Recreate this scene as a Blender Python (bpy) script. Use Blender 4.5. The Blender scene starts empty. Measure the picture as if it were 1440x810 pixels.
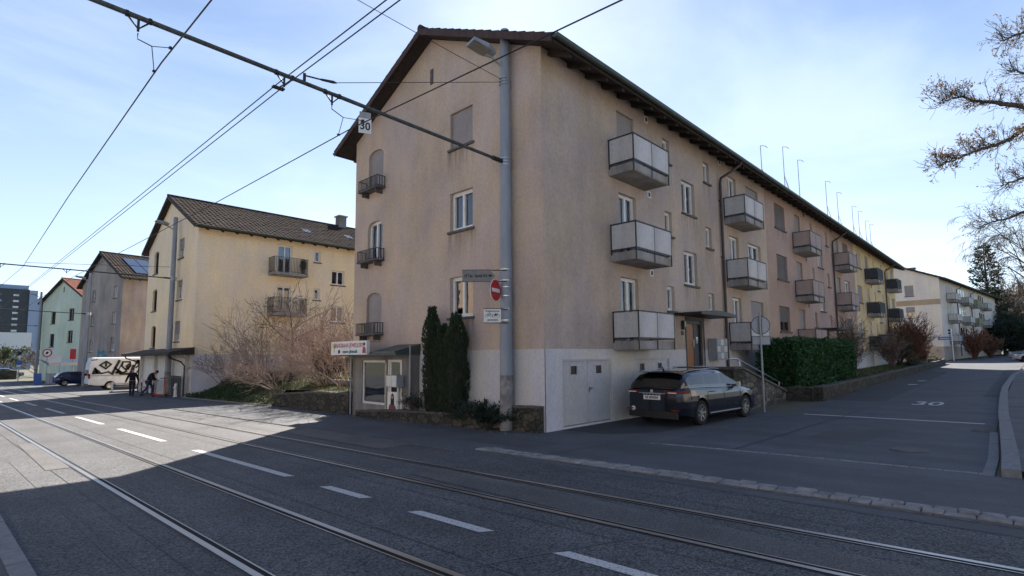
import bpy, bmesh, math, random
from mathutils import Vector, Matrix, noise
random.seed(7)
R=math.radians; PI=math.pi
sc=bpy.context.scene
col=sc.collection

# ------------------------------------------------------------------ helpers
def tag(o,label=None,cat=None,group=None,kind=None):
    if label: o['label']=label
    if cat: o['category']=cat
    if group: o['group']=group
    if kind: o['kind']=kind
    return o
def empty(name,loc=(0,0,0),rz=0.0,label=None,cat=None,group=None):
    o=bpy.data.objects.new(name,None); col.objects.link(o)
    o.empty_display_size=.3
    o.location=loc; o.rotation_euler=(0,0,rz)
    return tag(o,label,cat,group)
def clamp(a,b,c): return max(b,min(c,a))
def gz(X,Y): return -.0125*clamp(Y,-30,60)+.013*clamp(X-8,0,112)

class MB:
    """collects geometry for ONE mesh object"""
    def __init__(s,M=None): s.v=[];s.f=[];s.m=[];s.M=M or Matrix();s.cm=0
    def add(s,vs,fs):
        n=len(s.v); M=s.M
        s.v.extend([tuple(M@Vector(p)) for p in vs])
        s.f.extend([tuple(i+n for i in f) for f in fs]); s.m.extend([s.cm]*len(fs))
        return s
    def quad(s,a,b,c,d): return s.add([a,b,c,d],[(0,1,2,3)])
    def poly(s,pts): return s.add(pts,[tuple(range(len(pts)))])
    def box(s,x0,y0,z0,x1,y1,z1):
        return s.add([(x0,y0,z0),(x1,y0,z0),(x1,y1,z0),(x0,y1,z0),(x0,y0,z1),(x1,y0,z1),(x1,y1,z1),(x0,y1,z1)],
              [(0,3,2,1),(4,5,6,7),(0,1,5,4),(1,2,6,5),(2,3,7,6),(3,0,4,7)])
    def prism(s,pts,y0,y1):  # pts in (x,z), extruded along y
        n=len(pts)
        vs=[(p[0],y0,p[1]) for p in pts]+[(p[0],y1,p[1]) for p in pts]
        fs=[tuple(range(n)),tuple(range(2*n-1,n-1,-1))]+[(i,i+n,(i+1)%n+n,(i+1)%n) for i in range(n)]
        return s.add(vs,fs)
    def prismz(s,pts,z0,z1):
        n=len(pts)
        vs=[(p[0],p[1],z0) for p in pts]+[(p[0],p[1],z1) for p in pts]
        fs=[tuple(range(n-1,-1,-1)),tuple(range(n,2*n))]+[(i,(i+1)%n,(i+1)%n+n,i+n) for i in range(n)]
        return s.add(vs,fs)
    def tube(s,pts,r,n=8,caps=True):
        pts=[Vector(p) for p in pts]; k=len(pts)
        rs=r if isinstance(r,(list,tuple)) else [r]*k
        vs=[];fs=[]
        prev=None
        for i,p in enumerate(pts):
            d=(pts[min(i+1,k-1)]-pts[max(i-1,0)])
            if d.length<1e-9: d=Vector((0,0,1))
            d.normalize()
            if prev is None:
                a=Vector((0,0,1)) if abs(d.z)<.9 else Vector((1,0,0))
                u=d.cross(a).normalized()
            else:
                u=(prev-d*prev.dot(d))
                if u.length<1e-6: u=d.orthogonal()
                u.normalize()
            prev=u; w=d.cross(u)
            for j in range(n):
                t=2*PI*j/n
                vs.append(p+(u*math.cos(t)+w*math.sin(t))*rs[i])
        for i in range(k-1):
            for j in range(n):
                fs.append((i*n+j,i*n+(j+1)%n,(i+1)*n+(j+1)%n,(i+1)*n+j))
        if caps and n>2:
            fs.append(tuple(range(n-1,-1,-1))); fs.append(tuple(range((k-1)*n,k*n)))
        return s.add(vs,fs)
    def lathe(s,prof,n=16,c=(0,0,0)): # prof (r,z)
        vs=[];fs=[];k=len(prof)
        for r,z in prof:
            for j in range(n):
                t=2*PI*j/n; vs.append((c[0]+r*math.cos(t),c[1]+r*math.sin(t),c[2]+z))
        for i in range(k-1):
            for j in range(n): fs.append((i*n+j,i*n+(j+1)%n,(i+1)*n+(j+1)%n,(i+1)*n+j))
        fs.append(tuple(range(n-1,-1,-1))); fs.append(tuple(range((k-1)*n,k*n)))
        return s.add(vs,fs)
    def disc(s,c,r,axis,th=.01,n=20):
        c=Vector(c);a=Vector(axis).normalized()
        return s.tube([c-a*th/2,c+a*th/2],r,n)
    def mesh(s,name,mats,smooth=False,ang=None):
        me=bpy.data.meshes.new(name); me.from_pydata(s.v,[],s.f)
        if not isinstance(mats,(list,tuple)): mats=[mats]
        for m in mats: me.materials.append(m)
        if len(mats)>1: me.polygons.foreach_set('material_index',s.m)
        if smooth or ang:
            me.polygons.foreach_set('use_smooth',[True]*len(me.polygons))
            if ang:
                try: me.set_sharp_from_angle(angle=R(ang))
                except Exception: pass
        me.update(); return me
    def build(s,name,mats,parent=None,loc=None,rz=None,smooth=False,ang=None):
        o=bpy.data.objects.new(name,s.mesh(name,mats,smooth,ang)); col.objects.link(o)
        if parent: o.parent=parent
        if loc is not None: o.location=loc
        if rz is not None: o.rotation_euler=(0,0,rz)
        return o
def inst(name,me,parent=None,loc=(0,0,0),rz=0.0,scale=None):
    o=bpy.data.objects.new(name,me); col.objects.link(o)
    if parent: o.parent=parent
    o.location=loc; o.rotation_euler=(0,0,rz)
    if scale: o.scale=scale
    return o
def copy_tree(o,parent=None):
    c=o.copy(); col.objects.link(c)
    if parent: c.parent=parent
    for ch in [x for x in bpy.data.objects if x.parent==o]: copy_tree(ch,c)
    return c
def T(x,y,z=0,rz=0): return Matrix.Translation((x,y,z))@Matrix.Rotation(rz,4,'Z')

# ------------------------------------------------------------------ materials
def newmat(name):
    m=bpy.data.materials.new(name); m.use_nodes=True
    nt=m.node_tree; b=nt.nodes['Principled BSDF']; return m,nt,b
def N(nt,t,**k):
    n=nt.nodes.new(t)
    for a,b in k.items(): setattr(n,a,b)
    return n
def simple(name,c,rough=.6,metal=0.0,ior=None,emit=None):
    m,nt,b=newmat(name); b.inputs['Base Color'].default_value=(*c,1); b.inputs['Roughness'].default_value=rough
    b.inputs['Metallic'].default_value=metal
    if ior: b.inputs['IOR'].default_value=ior
    # slight dirt variation
    tc=N(nt,'ShaderNodeTexCoord'); n=N(nt,'ShaderNodeTexNoise'); n.inputs['Scale'].default_value=6; n.inputs['Detail'].default_value=6
    nt.links.new(tc.outputs['Object'],n.inputs['Vector'])
    r=N(nt,'ShaderNodeMapRange'); r.inputs['To Min'].default_value=.8; r.inputs['To Max'].default_value=1.15
    nt.links.new(n.outputs['Fac'],r.inputs['Value'])
    x=N(nt,'ShaderNodeMix',data_type='RGBA',blend_type='MULTIPLY'); x.inputs[0].default_value=1
    x.inputs[6].default_value=(*c,1); nt.links.new(r.outputs[0],x.inputs[7]); nt.links.new(x.outputs[2],b.inputs['Base Color'])
    return m
def noisemat(name,c1,c2,scale=5,rough=.9,detail=8,stretch=(1,1,1),bump=0,bscale=60,bdist=.01,c3=None,s3=.5,lo=.35,hi=.65,ior=None):
    m,nt,b=newmat(name); L=nt.links.new
    tc=N(nt,'ShaderNodeTexCoord'); mp=N(nt,'ShaderNodeMapping'); mp.inputs['Scale'].default_value=stretch
    L(tc.outputs['Object'],mp.inputs['Vector'])
    n=N(nt,'ShaderNodeTexNoise'); n.inputs['Scale'].default_value=scale; n.inputs['Detail'].default_value=detail; n.inputs['Roughness'].default_value=.6
    L(mp.outputs[0],n.inputs['Vector'])
    r=N(nt,'ShaderNodeMapRange'); r.inputs['From Min'].default_value=lo; r.inputs['From Max'].default_value=hi
    L(n.outputs['Fac'],r.inputs['Value'])
    x=N(nt,'ShaderNodeMix',data_type='RGBA'); x.inputs[6].default_value=(*c1,1); x.inputs[7].default_value=(*c2,1)
    L(r.outputs[0],x.inputs[0]); out=x.outputs[2]
    if c3:
        n3=N(nt,'ShaderNodeTexNoise'); n3.inputs['Scale'].default_value=s3; n3.inputs['Detail'].default_value=5
        L(tc.outputs['Object'],n3.inputs['Vector'])
        r3=N(nt,'ShaderNodeMapRange'); r3.inputs['From Min'].default_value=.45; r3.inputs['From Max'].default_value=.7
        L(n3.outputs['Fac'],r3.inputs['Value'])
        x3=N(nt,'ShaderNodeMix',data_type='RGBA'); x3.inputs[7].default_value=(*c3,1); L(out,x3.inputs[6]); L(r3.outputs[0],x3.inputs[0]); out=x3.outputs[2]
    L(out,b.inputs['Base Color']); b.inputs['Roughness'].default_value=rough
    if ior: b.inputs['IOR'].default_value=ior
    if bump:
        nb=N(nt,'ShaderNodeTexNoise'); nb.inputs['Scale'].default_value=bscale; nb.inputs['Detail'].default_value=4
        L(tc.outputs['Object'],nb.inputs['Vector'])
        bp=N(nt,'ShaderNodeBump'); bp.inputs['Strength'].default_value=bump; bp.inputs['Distance'].default_value=bdist
        L(nb.outputs['Fac'],bp.inputs['Height']); L(bp.outputs[0],b.inputs['Normal'])
    return m
def plaster(name,c,dark=.75,streak=.8,seed=0,rough=.92):
    """painted render: broad blotches, vertical run-off streaks, fine grain"""
    m,nt,b=newmat(name); L=nt.links.new
    tc=N(nt,'ShaderNodeTexCoord')
    def nz(scale,det,st,lo,hi,a,bb,off=0):
        mp=N(nt,'ShaderNodeMapping'); mp.inputs['Scale'].default_value=st; mp.inputs['Location'].default_value=(seed*7.3+off,seed*3.1,seed)
        L(tc.outputs['Object'],mp.inputs['Vector'])
        n=N(nt,'ShaderNodeTexNoise'); n.inputs['Scale'].default_value=scale; n.inputs['Detail'].default_value=det; n.inputs['Roughness'].default_value=.62
        L(mp.outputs[0],n.inputs['Vector'])
        r=N(nt,'ShaderNodeMapRange'); r.inputs['From Min'].default_value=lo; r.inputs['From Max'].default_value=hi
        r.inputs['To Min'].default_value=a; r.inputs['To Max'].default_value=bb
        L(n.outputs['Fac'],r.inputs['Value']); return r.outputs[0]
    def mul(a,bb):
        x=N(nt,'ShaderNodeMath',operation='MULTIPLY'); L(a,x.inputs[0]); L(bb,x.inputs[1]); return x.outputs[0]
    a=nz(.45,6,(1,1,.7),.35,.65,dark,1.06)
    s=nz(1.6,8,(1,1,.22),.36,.62,streak,1.03,3)
    g=nz(13,10,(1,1,.8),.3,.7,.87,1.09,5)
    k=mul(mul(a,s),g)
    tint=nz(.7,3,(1,1,.5),.4,.6,0,1,9)
    x=N(nt,'ShaderNodeMix',data_type='RGBA'); x.inputs[6].default_value=(c[0]*1.02,c[1],c[2]*.94,1); x.inputs[7].default_value=(c[0]*.97,c[1]*.98,c[2]*1.07,1); L(tint,x.inputs[0])
    y=N(nt,'ShaderNodeVectorMath',operation='SCALE'); L(x.outputs[2],y.inputs[0]); L(k,y.inputs['Scale'])
    L(y.outputs[0],b.inputs['Base Color']); b.inputs['Roughness'].default_value=rough
    nb=N(nt,'ShaderNodeTexNoise'); nb.inputs['Scale'].default_value=45; nb.inputs['Detail'].default_value=5
    L(tc.outputs['Object'],nb.inputs['Vector'])
    bp=N(nt,'ShaderNodeBump'); bp.inputs['Strength'].default_value=.6; bp.inputs['Distance'].default_value=.012
    L(nb.outputs['Fac'],bp.inputs['Height']); L(bp.outputs[0],b.inputs['Normal'])
    return m
def asphalt(name,c,speck=.5,scale=90,seed=0,rough=.85,bump=.5):
    m,nt,b=newmat(name); L=nt.links.new
    tc=N(nt,'ShaderNodeTexCoord')
    mp=N(nt,'ShaderNodeMapping'); mp.inputs['Location'].default_value=(seed,seed*2,0); L(tc.outputs['Object'],mp.inputs['Vector'])
    v=N(nt,'ShaderNodeTexVoronoi'); v.inputs['Scale'].default_value=scale; L(mp.outputs[0],v.inputs['Vector'])
    rv=N(nt,'ShaderNodeSeparateColor'); L(v.outputs['Color'],rv.inputs[0])
    r=N(nt,'ShaderNodeMapRange'); r.inputs['To Min'].default_value=1-speck; r.inputs['To Max'].default_value=1+speck*1.2
    L(rv.outputs[0],r.inputs['Value'])
    n=N(nt,'ShaderNodeTexNoise'); n.inputs['Scale'].default_value=.5; n.inputs['Detail'].default_value=9; n.inputs['Roughness'].default_value=.65; L(mp.outputs[0],n.inputs['Vector'])
    r2=N(nt,'ShaderNodeMapRange'); r2.inputs['From Min'].default_value=.35; r2.inputs['From Max'].default_value=.65; r2.inputs['To Min'].default_value=.78; r2.inputs['To Max'].default_value=1.22
    L(n.outputs['Fac'],r2.inputs['Value'])
    # wear along the driving direction
    mp3=N(nt,'ShaderNodeMapping'); mp3.inputs['Scale'].default_value=(1.6,.05,1); L(tc.outputs['Object'],mp3.inputs['Vector'])
    n3=N(nt,'ShaderNodeTexNoise'); n3.inputs['Scale'].default_value=1; n3.inputs['Detail'].default_value=3; L(mp3.outputs[0],n3.inputs['Vector'])
    r3=N(nt,'ShaderNodeMapRange'); r3.inputs['From Min'].default_value=.3; r3.inputs['From Max'].default_value=.7; r3.inputs['To Min'].default_value=.85; r3.inputs['To Max'].default_value=1.15; L(n3.outputs['Fac'],r3.inputs['Value'])
    mu=N(nt,'ShaderNodeMath',operation='MULTIPLY'); L(r.outputs[0],mu.inputs[0]); L(r2.outputs[0],mu.inputs[1])
    mu2=N(nt,'ShaderNodeMath',operation='MULTIPLY'); L(mu.outputs[0],mu2.inputs[0]); L(r3.outputs[0],mu2.inputs[1])
    y=N(nt,'ShaderNodeVectorMath',operation='SCALE'); y.inputs[0].default_value=c; L(mu2.outputs[0],y.inputs['Scale'])
    L(y.outputs[0],b.inputs['Base Color']); b.inputs['Roughness'].default_value=rough
    bp=N(nt,'ShaderNodeBump'); bp.inputs['Strength'].default_value=bump; bp.inputs['Distance'].default_value=.006
    L(v.outputs['Distance'],bp.inputs['Height']); L(bp.outputs[0],b.inputs['Normal'])
    return m
def stonemat(name,c1,c2,scale=3.2,mortar=(.05,.048,.045)):
    m,nt,b=newmat(name); L=nt.links.new
    tc=N(nt,'ShaderNodeTexCoord'); mp=N(nt,'ShaderNodeMapping'); mp.inputs['Scale'].default_value=(1,1,1.8); L(tc.outputs['Object'],mp.inputs['Vector'])
    nn=N(nt,'ShaderNodeTexNoise'); nn.inputs['Scale'].default_value=3; L(mp.outputs[0],nn.inputs['Vector'])
    va=N(nt,'ShaderNodeVectorMath',operation='MULTIPLY_ADD'); L(nn.outputs['Color'],va.inputs[0]); va.inputs[1].default_value=(.25,.25,.25); L(mp.outputs[0],va.inputs[2])
    v=N(nt,'ShaderNodeTexVoronoi',feature='F1',distance='CHEBYCHEV'); v.inputs['Scale'].default_value=scale; L(va.outputs[0],v.inputs['Vector'])
    e=N(nt,'ShaderNodeTexVoronoi',feature='DISTANCE_TO_EDGE'); e.inputs['Scale'].default_value=scale; L(va.outputs[0],e.inputs['Vector'])
    s=N(nt,'ShaderNodeSeparateColor'); L(v.outputs['Color'],s.inputs[0])
    x=N(nt,'ShaderNodeMix',data_type='RGBA'); x.inputs[6].default_value=(*c1,1); x.inputs[7].default_value=(*c2,1); L(s.outputs[0],x.inputs[0])
    n=N(nt,'ShaderNodeTexNoise'); n.inputs['Scale'].default_value=12; n.inputs['Detail'].default_value=8; L(tc.outputs['Object'],n.inputs['Vector'])
    r=N(nt,'ShaderNodeMapRange'); r.inputs['From Min'].default_value=.3; r.inputs['From Max'].default_value=.7; r.inputs['To Min'].default_value=.5; r.inputs['To Max'].default_value=1.3; L(n.outputs['Fac'],r.inputs['Value'])
    sc_=N(nt,'ShaderNodeVectorMath',operation='SCALE'); L(x.outputs[2],sc_.inputs[0]); L(r.outputs[0],sc_.inputs['Scale'])
    ed=N(nt,'ShaderNodeMapRange'); ed.inputs['From Max'].default_value=.06; L(e.outputs['Distance'],ed.inputs['Value'])
    y=N(nt,'ShaderNodeMix',data_type='RGBA'); y.inputs[6].default_value=(*mortar,1); L(sc_.outputs[0],y.inputs[7]); L(ed.outputs[0],y.inputs[0])
    L(y.outputs[2],b.inputs['Base Color']); b.inputs['Roughness'].default_value=.95
    bp=N(nt,'ShaderNodeBump'); bp.inputs['Strength'].default_value=.8; bp.inputs['Distance'].default_value=.04
    ad=N(nt,'ShaderNodeMath',operation='MULTIPLY_ADD'); L(ed.outputs[0],ad.inputs[0]); ad.inputs[1].default_value=1; L(n.outputs['Fac'],ad.inputs[2])
    L(ad.outputs[0],bp.inputs['Height']); L(bp.outputs[0],b.inputs['Normal'])
    return m
def glassmat(name,tint=(.55,.6,.62),f=1.0,ior=2.25,rough=.005):
    m=bpy.data.materials.new(name); m.use_nodes=True; nt=m.node_tree; nt.nodes.clear(); L=nt.links.new
    o=N(nt,'ShaderNodeOutputMaterial'); mx=N(nt,'ShaderNodeMixShader'); t=N(nt,'ShaderNodeBsdfTransparent'); g=N(nt,'ShaderNodeBsdfGlossy'); fr=N(nt,'ShaderNodeFresnel')
    t.inputs[0].default_value=(*tint,1); g.inputs['Roughness'].default_value=rough; g.inputs[0].default_value=(f,f,f,1); fr.inputs['IOR'].default_value=ior
    tc=N(nt,'ShaderNodeTexCoord'); n=N(nt,'ShaderNodeTexNoise'); n.inputs['Scale'].default_value=1.7; bp=N(nt,'ShaderNodeBump'); bp.inputs['Strength'].default_value=.06; bp.inputs['Distance'].default_value=.05
    L(tc.outputs['Object'],n.inputs['Vector']); L(n.outputs['Fac'],bp.inputs['Height']); L(bp.outputs[0],g.inputs['Normal'])
    L(fr.outputs[0],mx.inputs[0]); L(t.outputs[0],mx.inputs[1]); L(g.outputs[0],mx.inputs[2]); L(mx.outputs[0],o.inputs[0])
    return m
def leafmat(name,c1,c2,rough=.55,trans=.25):
    m,nt,b=newmat(name); L=nt.links.new
    g=N(nt,'ShaderNodeNewGeometry'); x=N(nt,'ShaderNodeMix',data_type='RGBA'); x.inputs[6].default_value=(*c1,1); x.inputs[7].default_value=(*c2,1)
    L(g.outputs['Random Per Island'],x.inputs[0]); L(x.outputs[2],b.inputs['Base Color']); b.inputs['Roughness'].default_value=rough
    if trans:
        tr=N(nt,'ShaderNodeBsdfTranslucent'); L(x.outputs[2],tr.inputs[0]); mx=N(nt,'ShaderNodeMixShader'); mx.inputs[0].default_value=trans
        L(b.outputs[0],mx.inputs[1]); L(tr.outputs[0],mx.inputs[2]); L(mx.outputs[0],nt.nodes['Material Output'].inputs[0])
    return m
def tilemat(name,c1,c2):
    m,nt,b=newmat(name); L=nt.links.new
    g=N(nt,'ShaderNodeNewGeometry'); x=N(nt,'ShaderNodeMix',data_type='RGBA'); x.inputs[6].default_value=(*c1,1); x.inputs[7].default_value=(*c2,1)
    tc=N(nt,'ShaderNodeTexCoord'); n=N(nt,'ShaderNodeTexNoise'); n.inputs['Scale'].default_value=1.4; n.inputs['Detail'].default_value=9; n.inputs['Roughness'].default_value=.75
    L(tc.outputs['Object'],n.inputs['Vector']); r=N(nt,'ShaderNodeMapRange'); r.inputs['From Min'].default_value=.35; r.inputs['From Max'].default_value=.65; L(n.outputs['Fac'],r.inputs['Value'])
    L(r.outputs[0],x.inputs[0]); L(x.outputs[2],b.inputs['Base Color']); b.inputs['Roughness'].default_value=1; b.inputs['IOR'].default_value=1.15
    return m

M={}
M['beige']=plaster('beige_render',(.515,.42,.34),.80,.93,1)
M['beige2']=plaster('beige_render_garden',(.50,.38,.28),.8,.82,1)
M['cream2']=plaster('peach_render',(.62,.47,.33),.9,.95,21)
M['pink']=plaster('rose_brown_render',(.46,.335,.27),.88,.95,2)
M['ochre']=plaster('ochre_render',(.76,.58,.32),.88,.92,3)
M['cream']=plaster('cream_yellow_render',(.86,.71,.48),.95,.97,4)
M['grey']=plaster('grey_brown_render',(.43,.36,.31),.72,.85,5)
M['mint']=plaster('mint_render',(.66,.71,.54),.9,.95,6)
M['offwhite']=plaster('offwhite_render',(.76,.69,.62),.93,.95,7)
M['plinth']=plaster('pale_grey_plinth',(.60,.59,.58),.9,.95,8)
M['band']=plaster('tan_band',(.45,.34,.22),.9,.95,9)
M['concrete']=plaster('concrete',(.32,.31,.29),.65,.6,10)
M['slab']=plaster('balcony_slab_concrete',(.38,.36,.33),.6,.6,11)
M['panel']=plaster('balcony_panel_pale',(.58,.57,.54),.9,.86,12)
M['panel_pink']=plaster('balcony_panel_rose',(.42,.34,.31),.88,.85,13)
M['panel_dark']=plaster('balcony_panel_dark',(.06,.068,.07),.85,.9,14)
M['panel_olive']=plaster('balcony_panel_olive',(.30,.28,.17),.85,.9,15)
M['shutter']=noisemat('shutter_grey',(.29,.27,.27),(.33,.31,.31),2,.7)
M['shutter_dark']=noisemat('shutter_dark',(.12,.105,.10),(.16,.14,.13),2,.7)
M['frame']=simple('white_window_frame',(.74,.74,.72),.45)
M['darkframe']=simple('dark_metal_frame',(.03,.03,.033),.5)
M['sill']=noisemat('window_sill',(.06,.055,.055),(.13,.12,.115),9,.8)
M['reveal']=noisemat('window_reveal',(.30,.26,.21),(.22,.19,.16),4,.9)
M['glass']=glassmat('window_glass')
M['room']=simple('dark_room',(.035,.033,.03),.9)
M['curtain']=noisemat('net_curtain',(.5,.5,.48),(.62,.62,.6),14,.9,stretch=(3,3,.1))
M['wood_dark']=noisemat('dark_brown_wood',(.035,.018,.014),(.07,.035,.028),6,.7,stretch=(1,1,.3))
M['wood_eave']=noisemat('dark_eave_wood',(.018,.013,.011),(.04,.028,.022),6,.8)
M['wood_door']=noisemat('orange_brown_wood',(.25,.10,.035),(.34,.15,.055),5,.45,stretch=(3,3,.3))
M['gutter']=noisemat('dark_green_gutter',(.035,.055,.05),(.06,.085,.075),3,.45)
M['pipe']=noisemat('brown_downpipe',(.03,.02,.018),(.05,.036,.032),3,.45)
M['tile']=tilemat('dark_roof_tile',(.035,.026,.025),(.085,.064,.060))
M['tile2']=tilemat('brown_grey_roof_tile',(.025,.020,.019),(.085,.066,.058))
M['tile_red']=tilemat('red_roof_tile',(.24,.10,.075),(.34,.16,.12))
M['galv']=noisemat('galvanised_steel',(.23,.25,.27),(.33,.35,.37),5,.45,stretch=(1,1,.3))
M['pole']=noisemat('galvanised_pole',(.20,.23,.27),(.29,.32,.36),2.2,.5,stretch=(1,1,.25))
M['poleconc']=noisemat('weathered_pole_foot',(.17,.17,.165),(.32,.31,.30),6,.85,c3=(.10,.10,.10),s3=2.5)
M['steel']=simple('bright_steel',(.55,.55,.55),.3,1.0)
M['rail']=noisemat('rail_steel',(.36,.35,.34),(.50,.48,.46),2,.34,stretch=(4,.2,1)); M['rail'].node_tree.nodes['Principled BSDF'].inputs['Metallic'].default_value=.85
M['groove']=simple('rail_groove',(.006,.006,.006),1.0)
M['black']=simple('black_plastic',(.012,.012,.013),.5)
M['wire']=simple('wire_dark',(.02,.02,.022),.6)
M['beam']=noisemat('span_beam_paint',(.03,.04,.042),(.075,.085,.085),14,.6)
M['asphalt']=asphalt('road_asphalt',(.072,.073,.077),.75,60,1)
M['asphalt_side']=asphalt('side_road_asphalt',(.066,.073,.086),.28,110,2,bump=.25)
M['asphalt_walk']=asphalt('pavement_asphalt',(.073,.077,.086),.25,120,3,bump=.22)
M['asphalt_dark']=asphalt('dark_asphalt_and_shadow',(.040,.043,.050),.25,110,4,bump=.25)
M['asphalt_worn']=asphalt('worn_asphalt',(.098,.096,.094),.5,85,8)
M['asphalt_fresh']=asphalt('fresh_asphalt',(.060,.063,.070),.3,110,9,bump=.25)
M['seam']=simple('bitumen_seam',(.022,.022,.024),.6)
M['tape']=noisemat('road_crayon_trace',(.11,.13,.16),(.085,.088,.092),40,.85)
M['paint']=noisemat('road_marking_paint',(.52,.52,.51),(.16,.16,.165),38,.75,lo=.50,hi=.68)
M['kerb']=noisemat('kerb_granite',(.14,.145,.155),(.21,.215,.225),9,.85,bump=.4,bscale=90)
def stainmat():
    m,nt,b=newmat('rain_run_off_stain'); L=nt.links.new
    tc=N(nt,'ShaderNodeTexCoord'); mp=N(nt,'ShaderNodeMapping'); mp.inputs['Scale'].default_value=(9,9,.7); L(tc.outputs['Object'],mp.inputs['Vector'])
    oi=N(nt,'ShaderNodeObjectInfo'); va=N(nt,'ShaderNodeVectorMath',operation='ADD'); L(mp.outputs[0],va.inputs[0]); L(oi.outputs['Location'],va.inputs[1])
    n=N(nt,'ShaderNodeTexNoise'); n.inputs['Scale'].default_value=1; n.inputs['Detail'].default_value=6; L(va.outputs[0],n.inputs['Vector'])
    r=N(nt,'ShaderNodeMapRange'); r.inputs['From Min'].default_value=.42; r.inputs['From Max'].default_value=.72; r.inputs['To Max'].default_value=.42; L(n.outputs['Fac'],r.inputs['Value'])
    sp=N(nt,'ShaderNodeSeparateXYZ'); L(tc.outputs['Generated'],sp.inputs[0])
    f=N(nt,'ShaderNodeMath',operation='POWER'); L(sp.outputs[2],f.inputs[0]); f.inputs[1].default_value=1.3
    q=N(nt,'ShaderNodeMath',operation='MULTIPLY'); L(f.outputs[0],q.inputs[0]); L(r.outputs[0],q.inputs[1])
    b.inputs['Base Color'].default_value=(.11,.095,.08,1); b.inputs['Roughness'].default_value=1; L(q.outputs[0],b.inputs['Alpha']); return m
M['stain']=stainmat()
M['kerb_dark']=noisemat('worn_kerb',(.065,.066,.07),(.11,.112,.118),7,.9)
M['sett']=noisemat('granite_setts',(.15,.15,.15),(.29,.285,.28),4,.9,bump=.5,bscale=70)
M['grass']=noisemat('lawn',(.045,.065,.020),(.095,.105,.038),9,.95,bump=1,bscale=40,bdist=.05,c3=(.12,.095,.055),s3=.9)
M['soil']=noisemat('garden_soil',(.035,.028,.02),(.075,.055,.04),7,.97,bump=1,bscale=20,bdist=.05)
M['field']=noisemat('distant_ground',(.07,.08,.05),(.12,.11,.08),.05,.95)
M['stone']=stonemat('rubble_stone',(.045,.043,.04),(.20,.185,.165),mortar=(.015,.015,.014))
M['stone_dark']=stonemat('mossy_rubble_stone',(.03,.031,.025),(.085,.075,.055),mortar=(.012,.012,.011))
M['stonecap']=noisemat('stone_coping',(.055,.055,.052),(.11,.105,.10),8,.9,bump=.5,bscale=40)
M['bark']=noisemat('grey_bark',(.09,.075,.06),(.17,.145,.12),10,.95)
M['bark_dark']=noisemat('dark_bark',(.035,.028,.024),(.07,.058,.05),10,.95)
M['twig']=noisemat('pale_twig',(.28,.21,.175),(.44,.34,.28),6,.9)
M['twig_pink']=noisemat('pinkish_twig',(.25,.17,.135),(.40,.29,.235),6,.9)
M['twig_red']=noisemat('russet_twig',(.13,.06,.038),(.22,.11,.07),6,.9)
M['twig_brown']=noisemat('brown_twig',(.13,.09,.07),(.24,.175,.14),6,.9)
M['leaf_thuja']=leafmat('thuja_scales',(.012,.028,.012),(.03,.055,.022),.7,.1)
M['leaf_hedge']=leafmat('laurel_leaves',(.010,.035,.012),(.05,.15,.045),.28,.2)
M['leaf_yew']=leafmat('yew_needles',(.015,.045,.015),(.035,.085,.03),.6,.15)
M['leaf_juniper']=leafmat('juniper_needles',(.010,.022,.014),(.025,.045,.028),.75,.1)
M['leaf_dry']=leafmat('dry_brown_leaves',(.10,.065,.038),(.27,.18,.105),.7,.3)
M['leaf_conifer']=leafmat('conifer_needles',(.018,.035,.022),(.04,.065,.04),.7,.1)
M['leaf_bush']=leafmat('evergreen_bush_leaves',(.03,.055,.02),(.08,.12,.05),.55,.2)
M['grassblade']=leafmat('grass_blades',(.05,.075,.02),(.16,.17,.06),.8,.3)
M['litter']=leafmat('dry_litter',(.14,.11,.07),(.28,.22,.14),.9,.1)
M['white']=simple('white_paint',(.72,.72,.70),.5)
M['white_dirty']=noisemat('dirty_white_paint',(.55,.55,.53),(.68,.68,.66),3,.6)
M['garage']=plaster('garage_door_paint',(.50,.50,.51),.92,.95,20,.6)
M['red']=simple('signal_red',(.45,.015,.02),.45)
M['blue']=simple('sign_blue',(.03,.10,.35),.5)
M['blue_board']=simple('street_name_blue',(.04,.12,.28),.5)
M['signback']=simple('sign_back_grey',(.34,.36,.39),.5)
M['signgrey']=noisemat('weathered_direction_board',(.17,.17,.17),(.22,.22,.22),20,.7)
M['ink']=simple('black_ink',(.012,.012,.014),.7)
M['skin']=simple('skin_tone',(.40,.24,.17),.6)
M['jacket']=simple('dark_coat_cloth',(.012,.013,.018),.95)
M['jeans']=simple('dark_navy_trousers',(.02,.022,.05),.95)
M['jeans_blue']=simple('blue_jeans_cloth',(.03,.055,.12),.95)
M['vest']=simple('dark_vest_cloth',(.022,.02,.02),.95)
M['sleeve']=simple('grey_sweater_cloth',(.20,.19,.18),.95)
M['hair']=simple('dark_hair',(.02,.015,.012),.8)
M['hairgrey']=simple('grey_hair',(.10,.095,.09),.8)
M['cap']=simple('grey_cap_cloth',(.06,.06,.065),.95)
M['solar']=simple('solar_glass',(.02,.035,.075),.12,.0,1.8)
M['tower']=noisemat('dark_tower_cladding',(.035,.04,.05),(.055,.06,.07),1,.5)
M['tower_light']=simple('tower_stair_cladding',(.32,.40,.55),.5)
M['hall']=simple('white_hall_cladding',(.74,.74,.74),.6)
M['hallgrey']=simple('grey_hall_cladding',(.30,.33,.38),.6)
M['awning']=simple('awning_canvas',(.60,.60,.58),.8)
M['teal']=simple('teal_spray_paint',(.03,.22,.28),.8)
def carpaint(name,c,rough=.2):
    m,nt,b=newmat(name); b.inputs['Base Color'].default_value=(*c,1); b.inputs['Roughness'].default_value=rough; b.inputs['Metallic'].default_value=.0; b.inputs['IOR'].default_value=1.3
    b.inputs['Coat Weight'].default_value=1; b.inputs['Coat Roughness'].default_value=.03; return m
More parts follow.
